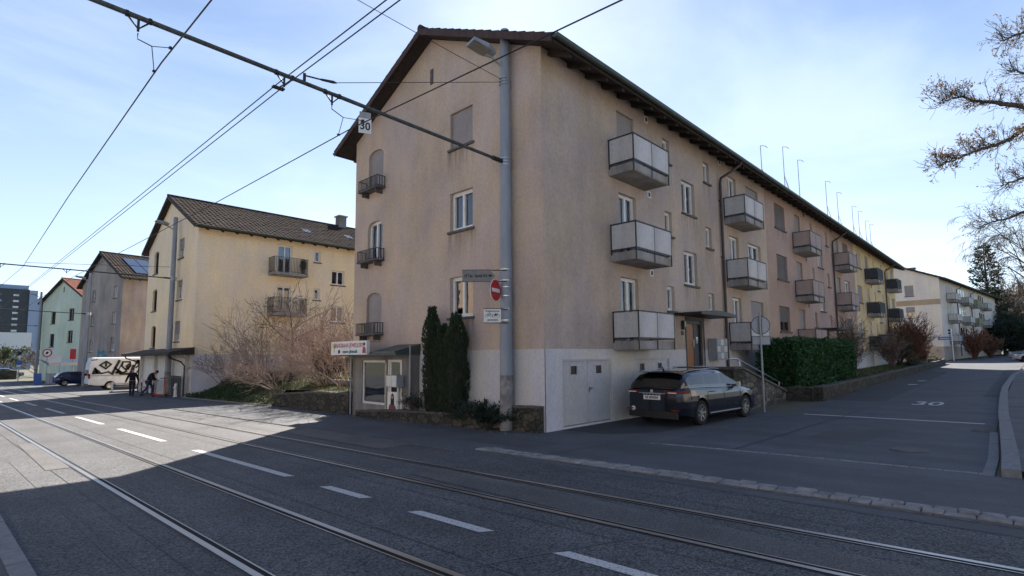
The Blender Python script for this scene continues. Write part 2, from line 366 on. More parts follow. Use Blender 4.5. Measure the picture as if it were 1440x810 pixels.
M['car_dark']=carpaint('dark_blue_metallic',(.004,.006,.013))
M['car_blue']=carpaint('blue_car_paint',(.008,.018,.07))
M['car_silver']=carpaint('silver_car_paint',(.30,.31,.34),.3)
M['car_steel']=carpaint('steel_blue_car_paint',(.10,.13,.18),.3)
M['car_teal']=carpaint('teal_blue_car_paint',(.05,.13,.2),.3)
M['van_white']=noisemat('van_white_paint',(.52,.54,.58),(.66,.68,.72),2,.5)
M['carglass']=simple('car_window_glass',(.004,.005,.007),.01,0,1.75)
M['tyre']=simple('tyre_rubber',(.012,.012,.012),.9)
M['dark_pane']=simple('dark_frosted_pane',(.01,.01,.012),.45)
M['alloy']=simple('alloy_rim',(.42,.43,.45),.3,.8)
M['tail']=simple('red_lamp_glass',(.16,.006,.008),.12)
M['lampglass']=simple('headlamp_glass',(.5,.5,.52),.1)
M['lum']=simple('street_lamp_lens',(.22,.21,.17),.2)

# ------------------------------------------------------------------ world, sun, camera
SUN_AZ=math.atan2(.65,.76)   # angle of the sun direction from +X towards +Y
SUN_EL=R(38.5)
w=bpy.data.worlds.new('World'); sc.world=w; w.use_nodes=True
nt=w.node_tree; bg=nt.nodes['Background']; L=nt.links.new
sky=N(nt,'ShaderNodeTexSky',sky_type='NISHITA'); sky.sun_disc=False; sky.sun_elevation=SUN_EL; sky.sun_rotation=PI/2-SUN_AZ
sky.air_density=1.0; sky.dust_density=.35; sky.ozone_density=1.6; sky.altitude=400
tc=N(nt,'ShaderNodeTexCoord'); mp=N(nt,'ShaderNodeMapping'); mp.inputs['Scale'].default_value=(1,1,2.6); mp.inputs['Rotation'].default_value=(.15,.3,.5); mp.inputs['Location'].default_value=(4.3,1.7,.4)
L(tc.outputs['Generated'],mp.inputs['Vector'])
n1=N(nt,'ShaderNodeTexNoise'); n1.inputs['Scale'].default_value=1.5; n1.inputs['Detail'].default_value=7; n1.inputs['Roughness'].default_value=.55; n1.inputs['Distortion'].default_value=.4; L(mp.outputs[0],n1.inputs['Vector'])
r1=N(nt,'ShaderNodeMapRange',interpolation_type='SMOOTHSTEP'); r1.inputs['From Min'].default_value=.46; r1.inputs['From Max'].default_value=.72; r1.inputs['To Max'].default_value=.27; L(n1.outputs['Fac'],r1.inputs['Value'])
# thin high cloud thickens towards the horizon
sep=N(nt,'ShaderNodeSeparateXYZ'); L(tc.outputs['Generated'],sep.inputs[0])
rz_=N(nt,'ShaderNodeMapRange',interpolation_type='SMOOTHSTEP'); rz_.inputs['From Min'].default_value=.0; rz_.inputs['From Max'].default_value=.62; rz_.inputs['To Min'].default_value=.52; rz_.inputs['To Max'].default_value=.06; L(sep.outputs[2],rz_.inputs['Value'])
ad=N(nt,'ShaderNodeMath',operation='ADD',use_clamp=True); L(r1.outputs[0],ad.inputs[0])
dt=N(nt,'ShaderNodeVectorMath',operation='DOT_PRODUCT'); L(tc.outputs['Generated'],dt.inputs[0]); dt.inputs[1].default_value=(math.cos(SUN_AZ),math.sin(SUN_AZ),0)
ds_=N(nt,'ShaderNodeMapRange'); ds_.inputs['From Min'].default_value=-.6; ds_.inputs['From Max'].default_value=.95; ds_.inputs['To Min'].default_value=.05; L(dt.outputs['Value'],ds_.inputs['Value'])
mm=N(nt,'ShaderNodeMath',operation='MULTIPLY'); L(rz_.outputs[0],mm.inputs[0]); L(ds_.outputs[0],mm.inputs[1]); L(mm.outputs[0],ad.inputs[1])
cm=N(nt,'ShaderNodeMix',data_type='RGBA'); L(ad.outputs[0],cm.inputs[0]); hs=N(nt,'ShaderNodeMix',data_type='RGBA',blend_type='MULTIPLY'); hs.inputs[0].default_value=1; L(sky.outputs[0],hs.inputs[6]); hs.inputs[7].default_value=(.94,1.0,1.09,1); L(hs.outputs[2],cm.inputs[6]); cm.inputs[7].default_value=(8.0,9.1,10.4,1)
L(cm.outputs[2],bg.inputs['Color']); bg.inputs['Strength'].default_value=.05
sun=bpy.data.lights.new('sun','SUN'); sun.energy=4.6; sun.angle=R(.53); sun.color=(1,.92,.82)
so=bpy.data.objects.new('sun',sun); col.objects.link(so)
sd=Vector((math.cos(SUN_EL)*math.cos(SUN_AZ),math.cos(SUN_EL)*math.sin(SUN_AZ),math.sin(SUN_EL)))
so.rotation_euler=sd.to_track_quat('Z','Y').to_euler(); so.location=(0,0,40)
cam=bpy.data.cameras.new('camera'); co=bpy.data.objects.new('camera',cam); col.objects.link(co); sc.camera=co
cam.sensor_width=36; cam.lens=754/1440*36; cam.shift_y=25/1440; cam.clip_end=3000; cam.clip_start=.05
co.matrix_world=Matrix(((0.692282,-0.061033,-0.719042,-10.5624),(-0.721577,-0.070336,-0.688752,-8.9629),(-0.008538,0.995654,-0.092733,1.95),(0,0,0,1)))
sc.view_settings.view_transform='Standard'; sc.view_settings.look='None'; sc.view_settings.exposure=1.60; sc.view_settings.gamma=1

# ------------------------------------------------------------------ ground, roads, kerbs, markings
def sheet(name,mat,polys,off,kind='structure'):
    bm=bmesh.new()
    for p in polys:
        try: bm.faces.new([bm.verts.new((x,y,0)) for x,y in p])
        except ValueError: pass
    for c,n in (((8,0,0),(1,0,0)),((120,0,0),(1,0,0)),((0,-30,0),(0,1,0)),((0,60,0),(0,1,0))):
        bmesh.ops.bisect_plane(bm,geom=bm.verts[:]+bm.edges[:]+bm.faces[:],plane_co=c,plane_no=n,dist=1e-5)
    for v in bm.verts: v.co.z=gz(v.co.x,v.co.y)+off
    bmesh.ops.recalc_face_normals(bm,faces=bm.faces[:])
    for f in bm.faces:
        if f.normal.z<0: f.normal_flip()
    me=bpy.data.meshes.new(name); bm.to_mesh(me); bm.free(); me.materials.append(mat)
    o=bpy.data.objects.new(name,me); col.objects.link(o); o['kind']=kind; return o
def rect(x0,y0,x1,y1): return [(x0,y0),(x1,y0),(x1,y1),(x0,y1)]
def rx(x0,Y): return x0-.032*Y            # everything along the main road runs very slightly askew
def along(x0,x1,y0,y1): return [(rx(x0,y0),y0),(rx(x1,y0),y0),(rx(x1,y1),y1),(rx(x0,y1),y1)]
sheet('ground',M['field'],[rect(-900,-900,1200,1500)],-.02)
sheet('main_road',M['asphalt'],[along(-10.0,-3.12,-60,130)],0)
sheet('far_road',M['asphalt'],[[(-14,130),(-7,130),(-40,420),(-52,420)]],0)
sheet('side_road',M['asphalt_side'],[[(.25,-8.35),(.25,-3.0),(7.9,-3.35),(24,-2.9),(61,-2.6),(64,2),(64,20),(73,20),(74,0),(74,-2.4),(130,-9),(130,-14),(74,-9.0),(30,-8.1),(18,-8.15),(6,-8.3)]],.004)
sheet('pavement',M['asphalt_walk'],[[(-3.12,-60),(.25,-60),(.25,-3.0),(7.9,-3.35),(8.1,-2.3),(7.2,.3),(-.2,.3),(-.5,9),(-.5,15.2),(-.9,27.2),(-.9,70),(rx(-3.12,70),70),(rx(-3.12,0),0)]],.004)
sheet('forecourt',M['asphalt_walk'],[[(-.9,38.9),(30,38.9),(30,53),(-.9,53)],[(-.9,53),(0.4,53.4),(-1.1,64.9),(-1.6,75),(-4,86),(-5.9,86),(rx(-3.12,70),70),(-.9,70)],[(rx(-3.12,70),70),(-5.9,86),(-6.2,130),(rx(-3.12,130),130)]],.003)
sheet('near_pavement',M['asphalt_walk'],[along(-30,-10.16,-60,130)],.02)
sheet('parking_bay_with_shadow',M['asphalt_dark'],[[(.62,-.02),(.62,-1.3),(1.6,-2.25),(7.4,-2.55),(7.4,-.02)]],.008)  # darker bay asphalt; the garage ramp's shadow is painted into its colour
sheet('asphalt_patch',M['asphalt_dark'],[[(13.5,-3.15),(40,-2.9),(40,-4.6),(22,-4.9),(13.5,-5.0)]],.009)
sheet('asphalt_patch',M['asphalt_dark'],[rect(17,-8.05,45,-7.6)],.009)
def kerbline(name,pts,w,h,mat=M['kerb'],step=1.0,gap=.008):
    """kerb stones laid one after another, slightly uneven"""
    mb=MB(); rnd=random.Random(3)
    for (x0,y0),(x1,y1) in zip(pts,pts[1:]):
        d=Vector((x1-x0,y1-y0)); Ln=d.length; n=max(1,int(Ln/step)); u=d/Ln; p=Vector((-u.y,u.x))
        for i in range(n):
            a=Vector((x0,y0))+u*(i*Ln/n+gap); b=Vector((x0,y0))+u*((i+1)*Ln/n-gap)
            q=[a-p*w/2,b-p*w/2,b+p*w/2,a+p*w/2]; e=rnd.uniform(-.004,.004)
            mb.add([(v.x,v.y,gz(v.x,v.y)-.05) for v in q]+[(v.x,v.y,gz(v.x,v.y)+h+e) for v in q],[(4,5,6,7),(0,1,5,4),(1,2,6,5),(2,3,7,6),(3,0,4,7)])
    o=mb.build(name,mat); o['kind']='structure'; return o
kerbline('kerb',[(rx(-10.08,-40),-40),(rx(-10.08,0),0),(rx(-10.08,90),90)],.16,.035)
kerbline('kerb',[(rx(-3.2,-.3),-.3),(rx(-3.2,75),75)],.09,.020,mat=M['kerb_dark'])
kerbline('kerb',[(-2.96,-.5),(-2.72,-9),(-2.2,-22)],.07,.016,mat=M['kerb_dark'],step=.9)
kerbline('kerb',[(.35,-8.66),(2,-8.62),(6,-8.48),(10,-8.34),(16,-8.2),(22,-8.12),(33,-8.22),(50,-8.9),(74,-9.2),(100,-12)],.22,.115,step=1.0)
kerbline('kerb',[(.30,-8.4),(2,-8.40),(6,-8.27)],.14,.012,step=.5)
kerbline('kerb',[(-.62,15.3),(-1.0,27.2)],.10,.05)
sheet('pavement',M['asphalt_walk'],[[(.35,-8.72),(6,-8.55),(16,-8.28),(33,-8.3),(50,-8.98),(74,-9.28),(74,-14),(.35,-14)]],.10)
# setts: two uneven rows across the mouth of the side road, one thin row at its threshold, one along the bay
def setts(pts,rows,w,l,h,seed,mat=None):
    mb=MB(); rnd=random.Random(seed)
    for (x0,y0),(x1,y1) in zip(pts,pts[1:]):
        d=Vector((x1-x0,y1-y0)); Ln=d.length; u=d/Ln; p=Vector((-u.y,u.x))
        for r in range(rows):
            t=rnd.uniform(0,l)*0
            while t<Ln:
                ll=l*rnd.uniform(.75,1.2)
                a=Vector((x0,y0))+u*t+p*(r*w); ww=w*.9*rnd.uniform(.88,1.02); g=.012
                j=[Vector((rnd.uniform(-.008,.008),rnd.uniform(-.008,.008))) for _ in range(4)]
                q=[a+j[0],a+u*(ll-g)+j[1],a+u*(ll-g)+p*ww+j[2],a+p*ww+j[3]]; hh=h*rnd.uniform(.5,1.2)
                c=sum(q,Vector((0,0)))/4; qi=[c+(v-c)*.84 for v in q]
                Z=lambda v:gz(v.x,v.y)
                mb.add([(v.x,v.y,Z(v)-.02) for v in q]+[(v.x,v.y,Z(v)+hh*.6) for v in q]+[(v.x,v.y,Z(v)+hh) for v in qi],
                    [(0,1,5,4),(1,2,6,5),(2,3,7,6),(3,0,4,7),(4,5,9,8),(5,6,10,9),(6,7,11,10),(7,4,8,11),(8,9,10,11)])
                t+=ll
    o=mb.build('stone_setts',mat or M['sett']); o['kind']='structure'
setts([(-2.88,-.5),(-2.62,-9),(-2.1,-22)],2,.175,.25,.036,1)
setts([(.02,-2.9),(.22,-5.5),(.30,-8.4)],1,.13,.2,.010,2)
setts([(0.0,-2.85),(1.2,-2.72),(4,-2.98),(7.8,-3.3)],1,.14,.15,.009,3,M['kerb_dark'])
setts([(-.3,-.3),(.6,-1.5),(1.6,-2.35)],1,.10,.14,.007,4,M['kerb_dark'])
# tram tracks: grooved rails
for x0 in (-8.72,-7.60,-5.55,-4.50):
    g=1 if x0 in (-8.72,-5.55) else -1
    sheet('tram_rail',M['rail'],[along(x0-.032,x0+.032,-60,130)],.012)
    sheet('rail_groove',M['groove'],[along(*(sorted((x0+g*.032,x0+g*.084))),-60,130)],.0085)
    sheet('rail_lip',M['rail'],[along(*(sorted((x0+g*.084,x0+g*.099))),-60,130)],.0115)
    sheet('rail_seam',M['seam'],[along(*(sorted((x0-g*.032,x0-g*.055))),-60,130)],.0045)
for a,b in ((-9.06,-9.05),(-7.27,-7.26),(-5.95,-5.94),(-4.08,-4.07)): sheet('rail_seam',M['seam'],[along(a,b,-60,130)],.0045)
sheet('asphalt_trace',M['tape'],[along(-9.45,-9.44,-9,6),along(-9.36,-9.352,-9,2.5)],.0052)
for y in (3.0,1.1,-5.2): sheet('asphalt_seam',M['tape'],[[(rx(-7.4,y),y),(rx(-7.4,y),y-.02),(rx(-5.7,y-.7),y-.75),(rx(-5.7,y-.7),y-.73)]],.0052)
# centre-line dashes
dash=[(4.4,0),(-1.15,-2.25),(-3.3,-4.56),(-5.55,-6.7),(-8,-9.2),(10.9,6.6),(17.2,13.0),(24.1,19.6),(31,27),(38,34),(45,41),(52,48),(60,56)]
sheet('road_marking',M['paint'],[[(rx(-6.655,a),a),(rx(-6.515,a),a-.1),(rx(-6.515,b),b-.1),(rx(-6.655,b),b)] for a,b in dash],.0062)
sheet('road_marking',M['paint'],[along(-8.25,-8.15,9,60)] if False else [along(-7.42,-7.30,33,60)],.0066)
sheet('stop_line',M['paint'],[[(7.95,-3.75),(8.12,-3.78),(7.95,-8.05),(7.78,-8.02)]],.010)
def text_mesh(txt,size,ext=.0,bold=0,sx=1,res=6):
    c=bpy.data.curves.new('txt','FONT'); c.body=txt; c.size=size; c.extrude=ext; c.align_x='CENTER'; c.align_y='CENTER'; c.offset=bold; c.resolution_u=res
    o=bpy.data.objects.new('txt',c); col.objects.link(o)
    bpy.context.view_layer.update()
    me=bpy.data.meshes.new_from_object(o.evaluated_get(bpy.context.evaluated_depsgraph_get()))
    bpy.data.objects.remove(o); bpy.data.curves.remove(c)
    if sx!=1:
        for v in me.vertices: v.co.x*=sx
    return me
def lettering(txt,size,mat,parent,mw,name='lettering',ext=.002,bold=0,sx=1):
    me=text_mesh(txt,size,ext,bold,sx); me.materials.clear(); me.materials.append(mat)
    o=bpy.data.objects.new(name,me); col.objects.link(o)
    if parent: o.parent=parent
    o.matrix_local=mw; return o
# painted 30 readable from the junction: letters lie flat, tops towards +X
me=text_mesh('30',1.0,0,.012,1.15); me.materials.append(M['paint'])
for v in me.vertices:
    x,y=v.co.x,v.co.y; X=13.2+y*2.0; Y=-6.3-x*.78; v.co=(X,Y,gz(X,Y)+.0125)
o=bpy.data.objects.new('speed_marking',me); col.objects.link(o); o['kind']='structure'
for x_ in (24,27.5): sheet('road_marking',M['paint'],[[(x_,-4.3),(x_+.5,-4.3),(x_+.5,-4.75),(x_,-4.6)]],.0125)
mb=MB()
for i in range(9): mb.box(6.0+i*.055,-8.22,gz(6,-8)+.006,6.03+i*.055,-7.86,gz(6,-8)+.016)
tag(mb.build('drain_grate',M['sill']),'small iron gully grate set in the side road beside the right kerb','drain')

# ------------------------------------------------------------------ windows, balconies, walls
_cache={}; STAINED=[]
def cached(key,fn):
    if key not in _cache: _cache[key]=fn()
    return _cache[key]
REC=.15
def window(parent,F,u,z,w,h,leaves=2,shut=0.0,sill=True,cur=0,dark=False,mull=None):
    """F: 4x4 of the wall plane (x right, -y outwards). The window is a part; pane, sill, shutter and curtain are its sub-parts"""
    w=round(w,2);h=round(h,2)
    fm=M['frame'] if not dark else M['wood_dark']
    def mk():
        mb=MB(); y0,y1=REC-.03,REC+.05; t=.065
        mb.box(0,y0,0,w,y1,t); mb.box(0,y0,h-t,w,y1,h); mb.box(0,y0,t,t,y1,h-t); mb.box(w-t,y0,t,w,y1,h-t)
        for i in range(leaves):
            a=t+(w-2*t)*i/leaves; b=t+(w-2*t)*(i+1)/leaves; q=.045
            mb.box(a,y0-.015,t,a+q,y1-.01,h-t); mb.box(b-q,y0-.015,t,b,y1-.01,h-t)
            mb.box(a+q,y0-.015,t,b-q,y1-.01,t+q); mb.box(a+q,y0-.015,h-t-q,b-q,y1-.01,h-t)
        mb.box(w*.5+.03,y0-.032,h*.45,w*.5+.05,y0-.015,h*.45+.1)
        return mb.mesh('window',fm)
    o=bpy.data.objects.new('window',cached(('w',w,h,leaves,dark),mk)); col.objects.link(o); o.parent=parent
    o.matrix_local=F@Matrix.Translation((u,0,z))
    if shut<.99:
        inst('pane',cached(('p',w,h),lambda:MB().box(.1,REC+.02,.1,w-.1,REC+.026,h-.1).mesh('pane',M['glass'])),o)
        if cur:
            def mkc():
                mb=MB(); n=int(w/.03); 
                a0,a1=(.1,w-.1) if cur==1 else ((.1,w*.36) if cur==2 else (.1,w-.1))
                z1=h-.08; z0=.08 if cur<3 else h*.45
                pts=[(a0+(a1-a0)*i/n,REC+.14+.02*math.sin(i*1.3)+.01*math.sin(i*.37)) for i in range(n+1)]
                for i in range(n): mb.quad((pts[i][0],pts[i][1],z0),(pts[i+1][0],pts[i+1][1],z0),(pts[i+1][0],pts[i+1][1],z1),(pts[i][0],pts[i][1],z1))
                if cur==2:
                    pts=[(w-a1+(a1-a0)*i/n,REC+.14+.02*math.sin(i*1.3)) for i in range(n+1)]
                    for i in range(n): mb.quad((pts[i][0],pts[i][1],z0),(pts[i+1][0],pts[i+1][1],z0),(pts[i+1][0],pts[i+1][1],z1),(pts[i][0],pts[i][1],z1))
                return mb.mesh('curtain',M['curtain'])
            inst('curtain',cached(('c',w,h,cur),mkc),o)
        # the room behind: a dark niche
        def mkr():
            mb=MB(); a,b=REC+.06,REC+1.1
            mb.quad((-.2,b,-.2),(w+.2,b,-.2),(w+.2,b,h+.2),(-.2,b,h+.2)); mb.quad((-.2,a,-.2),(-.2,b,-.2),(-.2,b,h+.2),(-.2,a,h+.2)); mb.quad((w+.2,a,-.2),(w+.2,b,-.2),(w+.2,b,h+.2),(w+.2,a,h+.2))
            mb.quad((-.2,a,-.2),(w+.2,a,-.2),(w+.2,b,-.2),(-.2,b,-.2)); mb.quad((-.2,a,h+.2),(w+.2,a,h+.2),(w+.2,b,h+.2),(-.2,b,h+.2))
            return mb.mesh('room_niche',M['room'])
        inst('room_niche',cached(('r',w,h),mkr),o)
    if shut>0:
        sh=round(shut,2)
        def mks():
            mb=MB(); n=max(2,int(h*sh/.055)); z1=h-.01; z0=h-h*sh+.01; st=(z1-z0)/n
            pr=[]
            for i in range(n):
                pr+=[(REC-.055,z0+i*st),(REC-.068,z0+(i+.15)*st),(REC-.068,z0+(i+.85)*st)]
            pr.append((REC-.055,z1))
            for a,b in zip(pr,pr[1:]): mb.quad((.02,a[0],a[1]),(w-.02,a[0],a[1]),(w-.02,b[0],b[1]),(.02,b[0],b[1]))
            return mb.mesh('roller_shutter',M['shutter_dark'] if dark else M['shutter'])
        inst('roller_shutter',cached(('s',w,h,sh,dark),mks),o)
    if sill and parent in STAINED:
        def mkst():
            mb=MB(); mb.quad((-.14,-.002,-1.15),(w+.14,-.002,-1.15),(w+.14,-.002,-.075),(-.14,-.002,-.075)); return mb.mesh('rain_stain',M['stain'])
        inst('rain_stain',cached(('st',w),mkst),o)
    if sill: inst('sill',cached(('sl',w),lambda:MB().box(-.08,-.07,-.075,w+.08,REC,-.003).mesh('sill',M['sill'])),o)
    return o
def wall_mesh(mb,F,W,z0,z1,ops,yoff=0.0,rec=REC,reveal=True,u0=0.0):
    """vertical wall face in plane y=yoff with rectangular openings (u,z,w,h) and their reveals"""
    old=mb.M; mb.M=old@F
    ops=[o for o in ops if o[1]<z1 and o[1]+o[3]>z0]
    us=sorted({u0,W}|{round(clamp(o[0],u0,W),4) for o in ops}|{round(clamp(o[0]+o[2],u0,W),4) for o in ops})
    zs=sorted({z0,z1}|{round(clamp(o[1],z0,z1),4) for o in ops}|{round(clamp(o[1]+o[3],z0,z1),4) for o in ops})
    for a,b in zip(us,us[1:]):
        for c,d in zip(zs,zs[1:]):
            mu,mz=(a+b)/2,(c+d)/2
            if any(o[0]<mu<o[0]+o[2] and o[1]<mz<o[1]+o[3] for o in ops): continue
            mb.quad((a,yoff,c),(b,yoff,c),(b,yoff,d),(a,yoff,d))
    if reveal:
        for u,z,w,h in [o[:4] for o in ops]:
            a,b=max(z,z0),min(z+h,z1); r=rec+.06
            mb.quad((u,yoff,a),(u,r,a),(u,r,b),(u,yoff,b)); mb.quad((u+w,r,a),(u+w,yoff,a),(u+w,yoff,b),(u+w,r,b))
            if z>=z0: mb.quad((u,yoff,z),(u+w,yoff,z),(u+w,r,z),(u,r,z))
            if z+h<=z1: mb.quad((u,r,z+h),(u+w,r,z+h),(u+w,yoff,z+h),(u,yoff,z+h))
    mb.M=old
def arch_fill(mb,F,u,z,w,h,rise=.22):
    """spandrels that turn the top of a rectangular opening into a flat arch"""
    old=mb.M; mb.M=old@F; n=8
    def yy(t): return z+h-rise+rise*math.sqrt(max(0,1-(2*t-1)**2))
    for i in range(n):
        a,b=i/n,(i+1)/n
        mb.quad((u+w*a,0,yy(a)),(u+w*b,0,yy(b)),(u+w*b,0,z+h),(u+w*a,0,z+h))
        mb.quad((u+w*a,0,yy(a)),(u+w*a,REC,yy(a)),(u+w*b,REC,yy(b)),(u+w*b,0,yy(b)))
    mb.M=old
def balcony(parent,F,u,z,w=2.15,d=.86,pm='panel',npan=2,plants=False):
    """concrete slab with a metal frame and flat panels; z = underside of the slab"""
    key=('b',w,d)
    def mk():
        mb=MB(); mb.prism([(0,.0),(w,.0),(w,.26),(0,.26)],-d,-.002); mb.box(.0,-d-.02,.03,w,-d,.05)
        return mb.mesh('balcony',M['slab'])
    o=bpy.data.objects.new('balcony',cached(key,mk)); col.objects.link(o); o.parent=parent; o.matrix_local=F@Matrix.Translation((u,0,z))
    def mkr():
        mb=MB(); b=.03; zt=1.14; y=-d-.03; zb=.36
        for x in (0,w): mb.box(x-b/2,y-b/2,-.01,x+b/2,y+b/2,zt)
        for i in range(1,npan): x=w*i/npan; mb.box(x-.012,y-.012,.0,x+.012,y+.012,zt-.03)
        mb.box(-b/2,y-.022,zt-.03,w+b/2,y+.022,zt+.005)
        for x in (0,w): mb.box(x-.022,y,zt-.03,x+.022,-.01,zt+.005); mb.box(x-b/2,-.06,.2,x+b/2,-.02,zt-.03); mb.box(x-.012,y,zb-.05,x+.012,-.02,zb-.01)
        mb.box(0,y-.012,zb-.06,w,y+.012,zb-.01)
        return mb.mesh('railing_frame',M['darkframe'])
    inst('railing_frame',cached(key+('r',npan),mkr),o)
    for i in range(npan):
        ww=w/npan
        inst('panel',cached(('pan',ww,pm),lambda:MB().box(.018,-.008,.36,ww-.018,.008,1.1).mesh('panel',M[pm])),o,(ww*i,-d-.03,0))
    for x in (0,w): inst('panel',cached(('pans',d,pm),lambda:MB().box(-.008,.02,.36,.008,d-.02,1.1).mesh('panel',M[pm])),o,(x,-d-.02,0))
    return o
def bar_railing(parent,F,u,z,w,d,h,step=.11,name='railing',mat='darkframe',belly=0):
    def mk():
        mb=MB()
        def side(p0,p1):
            L_=(Vector(p1)-Vector(p0)).length; n=max(1,int(L_/step))
            for i in range(n+1):
                p=Vector(p0).lerp(Vector(p1),i/n); mb.box(p.x-.010,p.y-.010,.0,p.x+.010,p.y+.010,h)
        side((0,-d,0),(w,-d,0)); side((0,-d,0),(0,-.02,0)); side((w,-d,0),(w,-.02,0))
        for zz,t in ((h,.02),(.04,.012)):
            mb.box(-.01,-d-.012,zz-t,w+.01,-d+.012,zz+.006); mb.box(-.012,-d,zz-t,.012,0,zz+.006); mb.box(w-.012,-d,zz-t,w+.012,0,zz+.006)
        return mb.mesh(name,M[mat])
    o=bpy.data.objects.new(name,cached(('br',w,d,h,step,mat),mk)); col.objects.link(o); o.parent=parent; o.matrix_local=F@Matrix.Translation((u,0,z)); return o
def downpipe(parent,F,u,ztop,zbot,out=.85,mat='pipe'):
    mb=MB(F); r=.055
    mb.tube([(u+.45,-out+.05,ztop+.05),(u+.42,-out+.12,ztop-.12),(u+.15,-.45,ztop-.42),(u+.02,-.12,ztop-.62),(u,-.09,ztop-.85),(u,-.09,zbot)],r,10)
    for z in (ztop-1.6,ztop-4,ztop-6.5):
        if z>zbot: mb.box(u-.07,-.09,z,u+.07,0,z+.04)
    return mb.build('downpipe',M[mat],parent,ang=40)
def tile_slope(mb,A,B,up,n_u,rows,amp=.028,step=.03):
    """wavy pantiles: A,B = eave ends, up = vector to the ridge"""
    A=Vector(A);B=Vector(B);up=Vector(up); d=B-A; nrm=d.cross(up).normalized()
    if nrm.z<0: nrm=-nrm
    prof=[(0,-.35),(.22,1),(.55,.45),(.8,-.35)]
    us=[(i+p[0])/n_u for i in range(n_u) for p in prof]+[1.0]; hs=[p[1] for i in range(n_u) for p in prof]+[-.35]
    rnd=random.Random(5); k=len(us); vs=[];fs=[]
    for r in range(rows):
        for e in (0,1):
            t=(r+e*1.04)/rows if r<rows-1 or e==0 else 1.0
            lift=.0 if e else step
            for a,h in zip(us,hs):
                vs.append(A+d*a+up*t+nrm*(h*amp+lift+(noise.noise(Vector((a*n_u*.5,r*1.1,0)))*.012)))
        b=len(vs)-2*k
        for i in range(k-1): fs.append((b+i,b+i+1,b+k+i+1,b+k+i))
        if r:
            c=b-k
            for i in range(k-1): fs.append((c+i,c+i+1,b+i+1,b+i))
    return mb.add(vs,fs)
def gable_roof(parent,X0,X1,Wd,ze,zr,ov=.85,vl=.5,vr=.5,mat='tile',tiles=(.24,.36),rafters=True,gutter='gutter',ridge=True,lowmat='wood_eave',verge='wood_dark'):
    """roof over x in [X0,X1], y in [0,Wd]; ze = height of the wall top, ridge along x"""
    mid=Wd/2; s=(zr-ze)/mid; ov_s=ov; a,b=X0-vl,X1+vr; th=.10
    zo=ze-s*ov_s
    rb=MB()
    for sg in (0,1):
        y=lambda v:(v if sg==0 else Wd-v)
        # deck slab
        P=[(-ov_s,zo+.02),(mid,zr+.02),(mid,zr+.02+th),(-ov_s,zo+.02+th)]
        vs=[(a,y(p[0]),p[1]) for p in P]+[(b,y(p[0]),p[1]) for p in P]
        rb.add(vs,[(0,1,2,3),(7,6,5,4),(0,4,5,1),(1,5,6,2),(2,6,7,3),(3,7,4,0)])
    deck=rb.build('roof',M[lowmat],parent)
    tb=MB(); Ln=b-a; up=mid+ov_s+.06
    n_u=max(2,int(Ln/tiles[0])); rows=max(2,int(math.hypot(up,up*s)/tiles[1]))
    for sg in (0,1):
        y=lambda v:(v if sg==0 else Wd-v)
        tile_slope(tb,(a-.03,y(-ov_s-.06),zo+.165-.06*s),(b+.03,y(-ov_s-.06),zo+.165-.06*s),(0,(1 if sg==0 else -1)*up,up*s),n_u,rows)
    # ridge tiles
    x=a-.03
    while x<b:
        tb.tube([(x,mid,zr+.17),(x+.42,mid,zr+.185)],[.12,.105],8); x+=.38
    tb.build('roof_tiles',M[mat],deck)
    for X,e in ((a,-1),(b,1)):
        vb=MB()
        if (e<0 and vl<=0) or (e>0 and vr<=0): continue
        for sg in (0,1):
            y=lambda v:(v if sg==0 else Wd-v)
            P=[(-ov_s-.02,zo-.06),(mid,zr-.06),(mid,zr+.16),(-ov_s-.02,zo+.16)]
            x0,x1=(X-.035,X-.002) if e<0 else (X+.002,X+.035)
            vs=[(x0,y(p[0]),p[1]) for p in P]+[(x1,y(p[0]),p[1]) for p in P]
            vb.add(vs,[(0,1,2,3),(7,6,5,4),(0,4,5,1),(1,5,6,2),(2,6,7,3),(3,7,4,0)])
        if vb.v: vb.build('verge_board',M[verge],deck)
    if rafters:
        for sg in (0,1):
            fb=MB()
            y=lambda v:(v if sg==0 else Wd-v)
            x=X0+.35
            while x<X1-.1:
                P=[(-ov_s+.04,zo-.11),(-.001,ze-.14),(-.001,ze+.018),(-ov_s+.04,zo+.045)]
                vs=[(x-.06,y(p[0]),p[1]) for p in P]+[(x+.06,y(p[0]),p[1]) for p in P]
                fb.add(vs,[(0,1,2,3),(7,6,5,4),(0,4,5,1),(1,5,6,2),(2,6,7,3),(3,7,4,0)])
                x+=.86
            fb.box(a+.04,min(y(-ov_s-.0),y(-ov_s-.028)),zo-.03,b-.04,max(y(-ov_s),y(-ov_s-.028)),zo+.15)
            fb.build('rafters',M[lowmat],deck)
    if gutter:
        for sg in (0,1):
            gb=MB(); cy=-ov_s-.115 if sg==0 else Wd+ov_s+.115; n=8; r=.085
            pts=[(cy+r*math.cos(PI+PI*i/n),zo+.115+r*math.sin(PI+PI*i/n)) for i in range(n+1)]
            pts=[(pts[0][0]-.012,pts[0][1]+.012)]+pts
            vs=[];k=len(pts)
            for X in (a,b): vs+=[(X,p[0],p[1]) for p in pts]
            for X in (a,b): vs+=[(X,cy+(p[0]-cy)*.9,zo+.115+(p[1]-zo-.115)*.9+.004) for p in pts]
            fs=[(i,i+1,k+i+1,k+i) for i in range(k-1)]+[(2*k+i,3*k+i,3*k+i+1,2*k+i+1) for i in range(k-1)]
            fs+=[(0,k,3*k,2*k),(k-1,3*k-1,4*k-1,2*k-1)]+[tuple(range(0,k)),tuple(range(2*k-1,k-1,-1))]
            gb.add(vs,fs); gb.build('gutter',M[gutter],deck,smooth=False)
    return deck
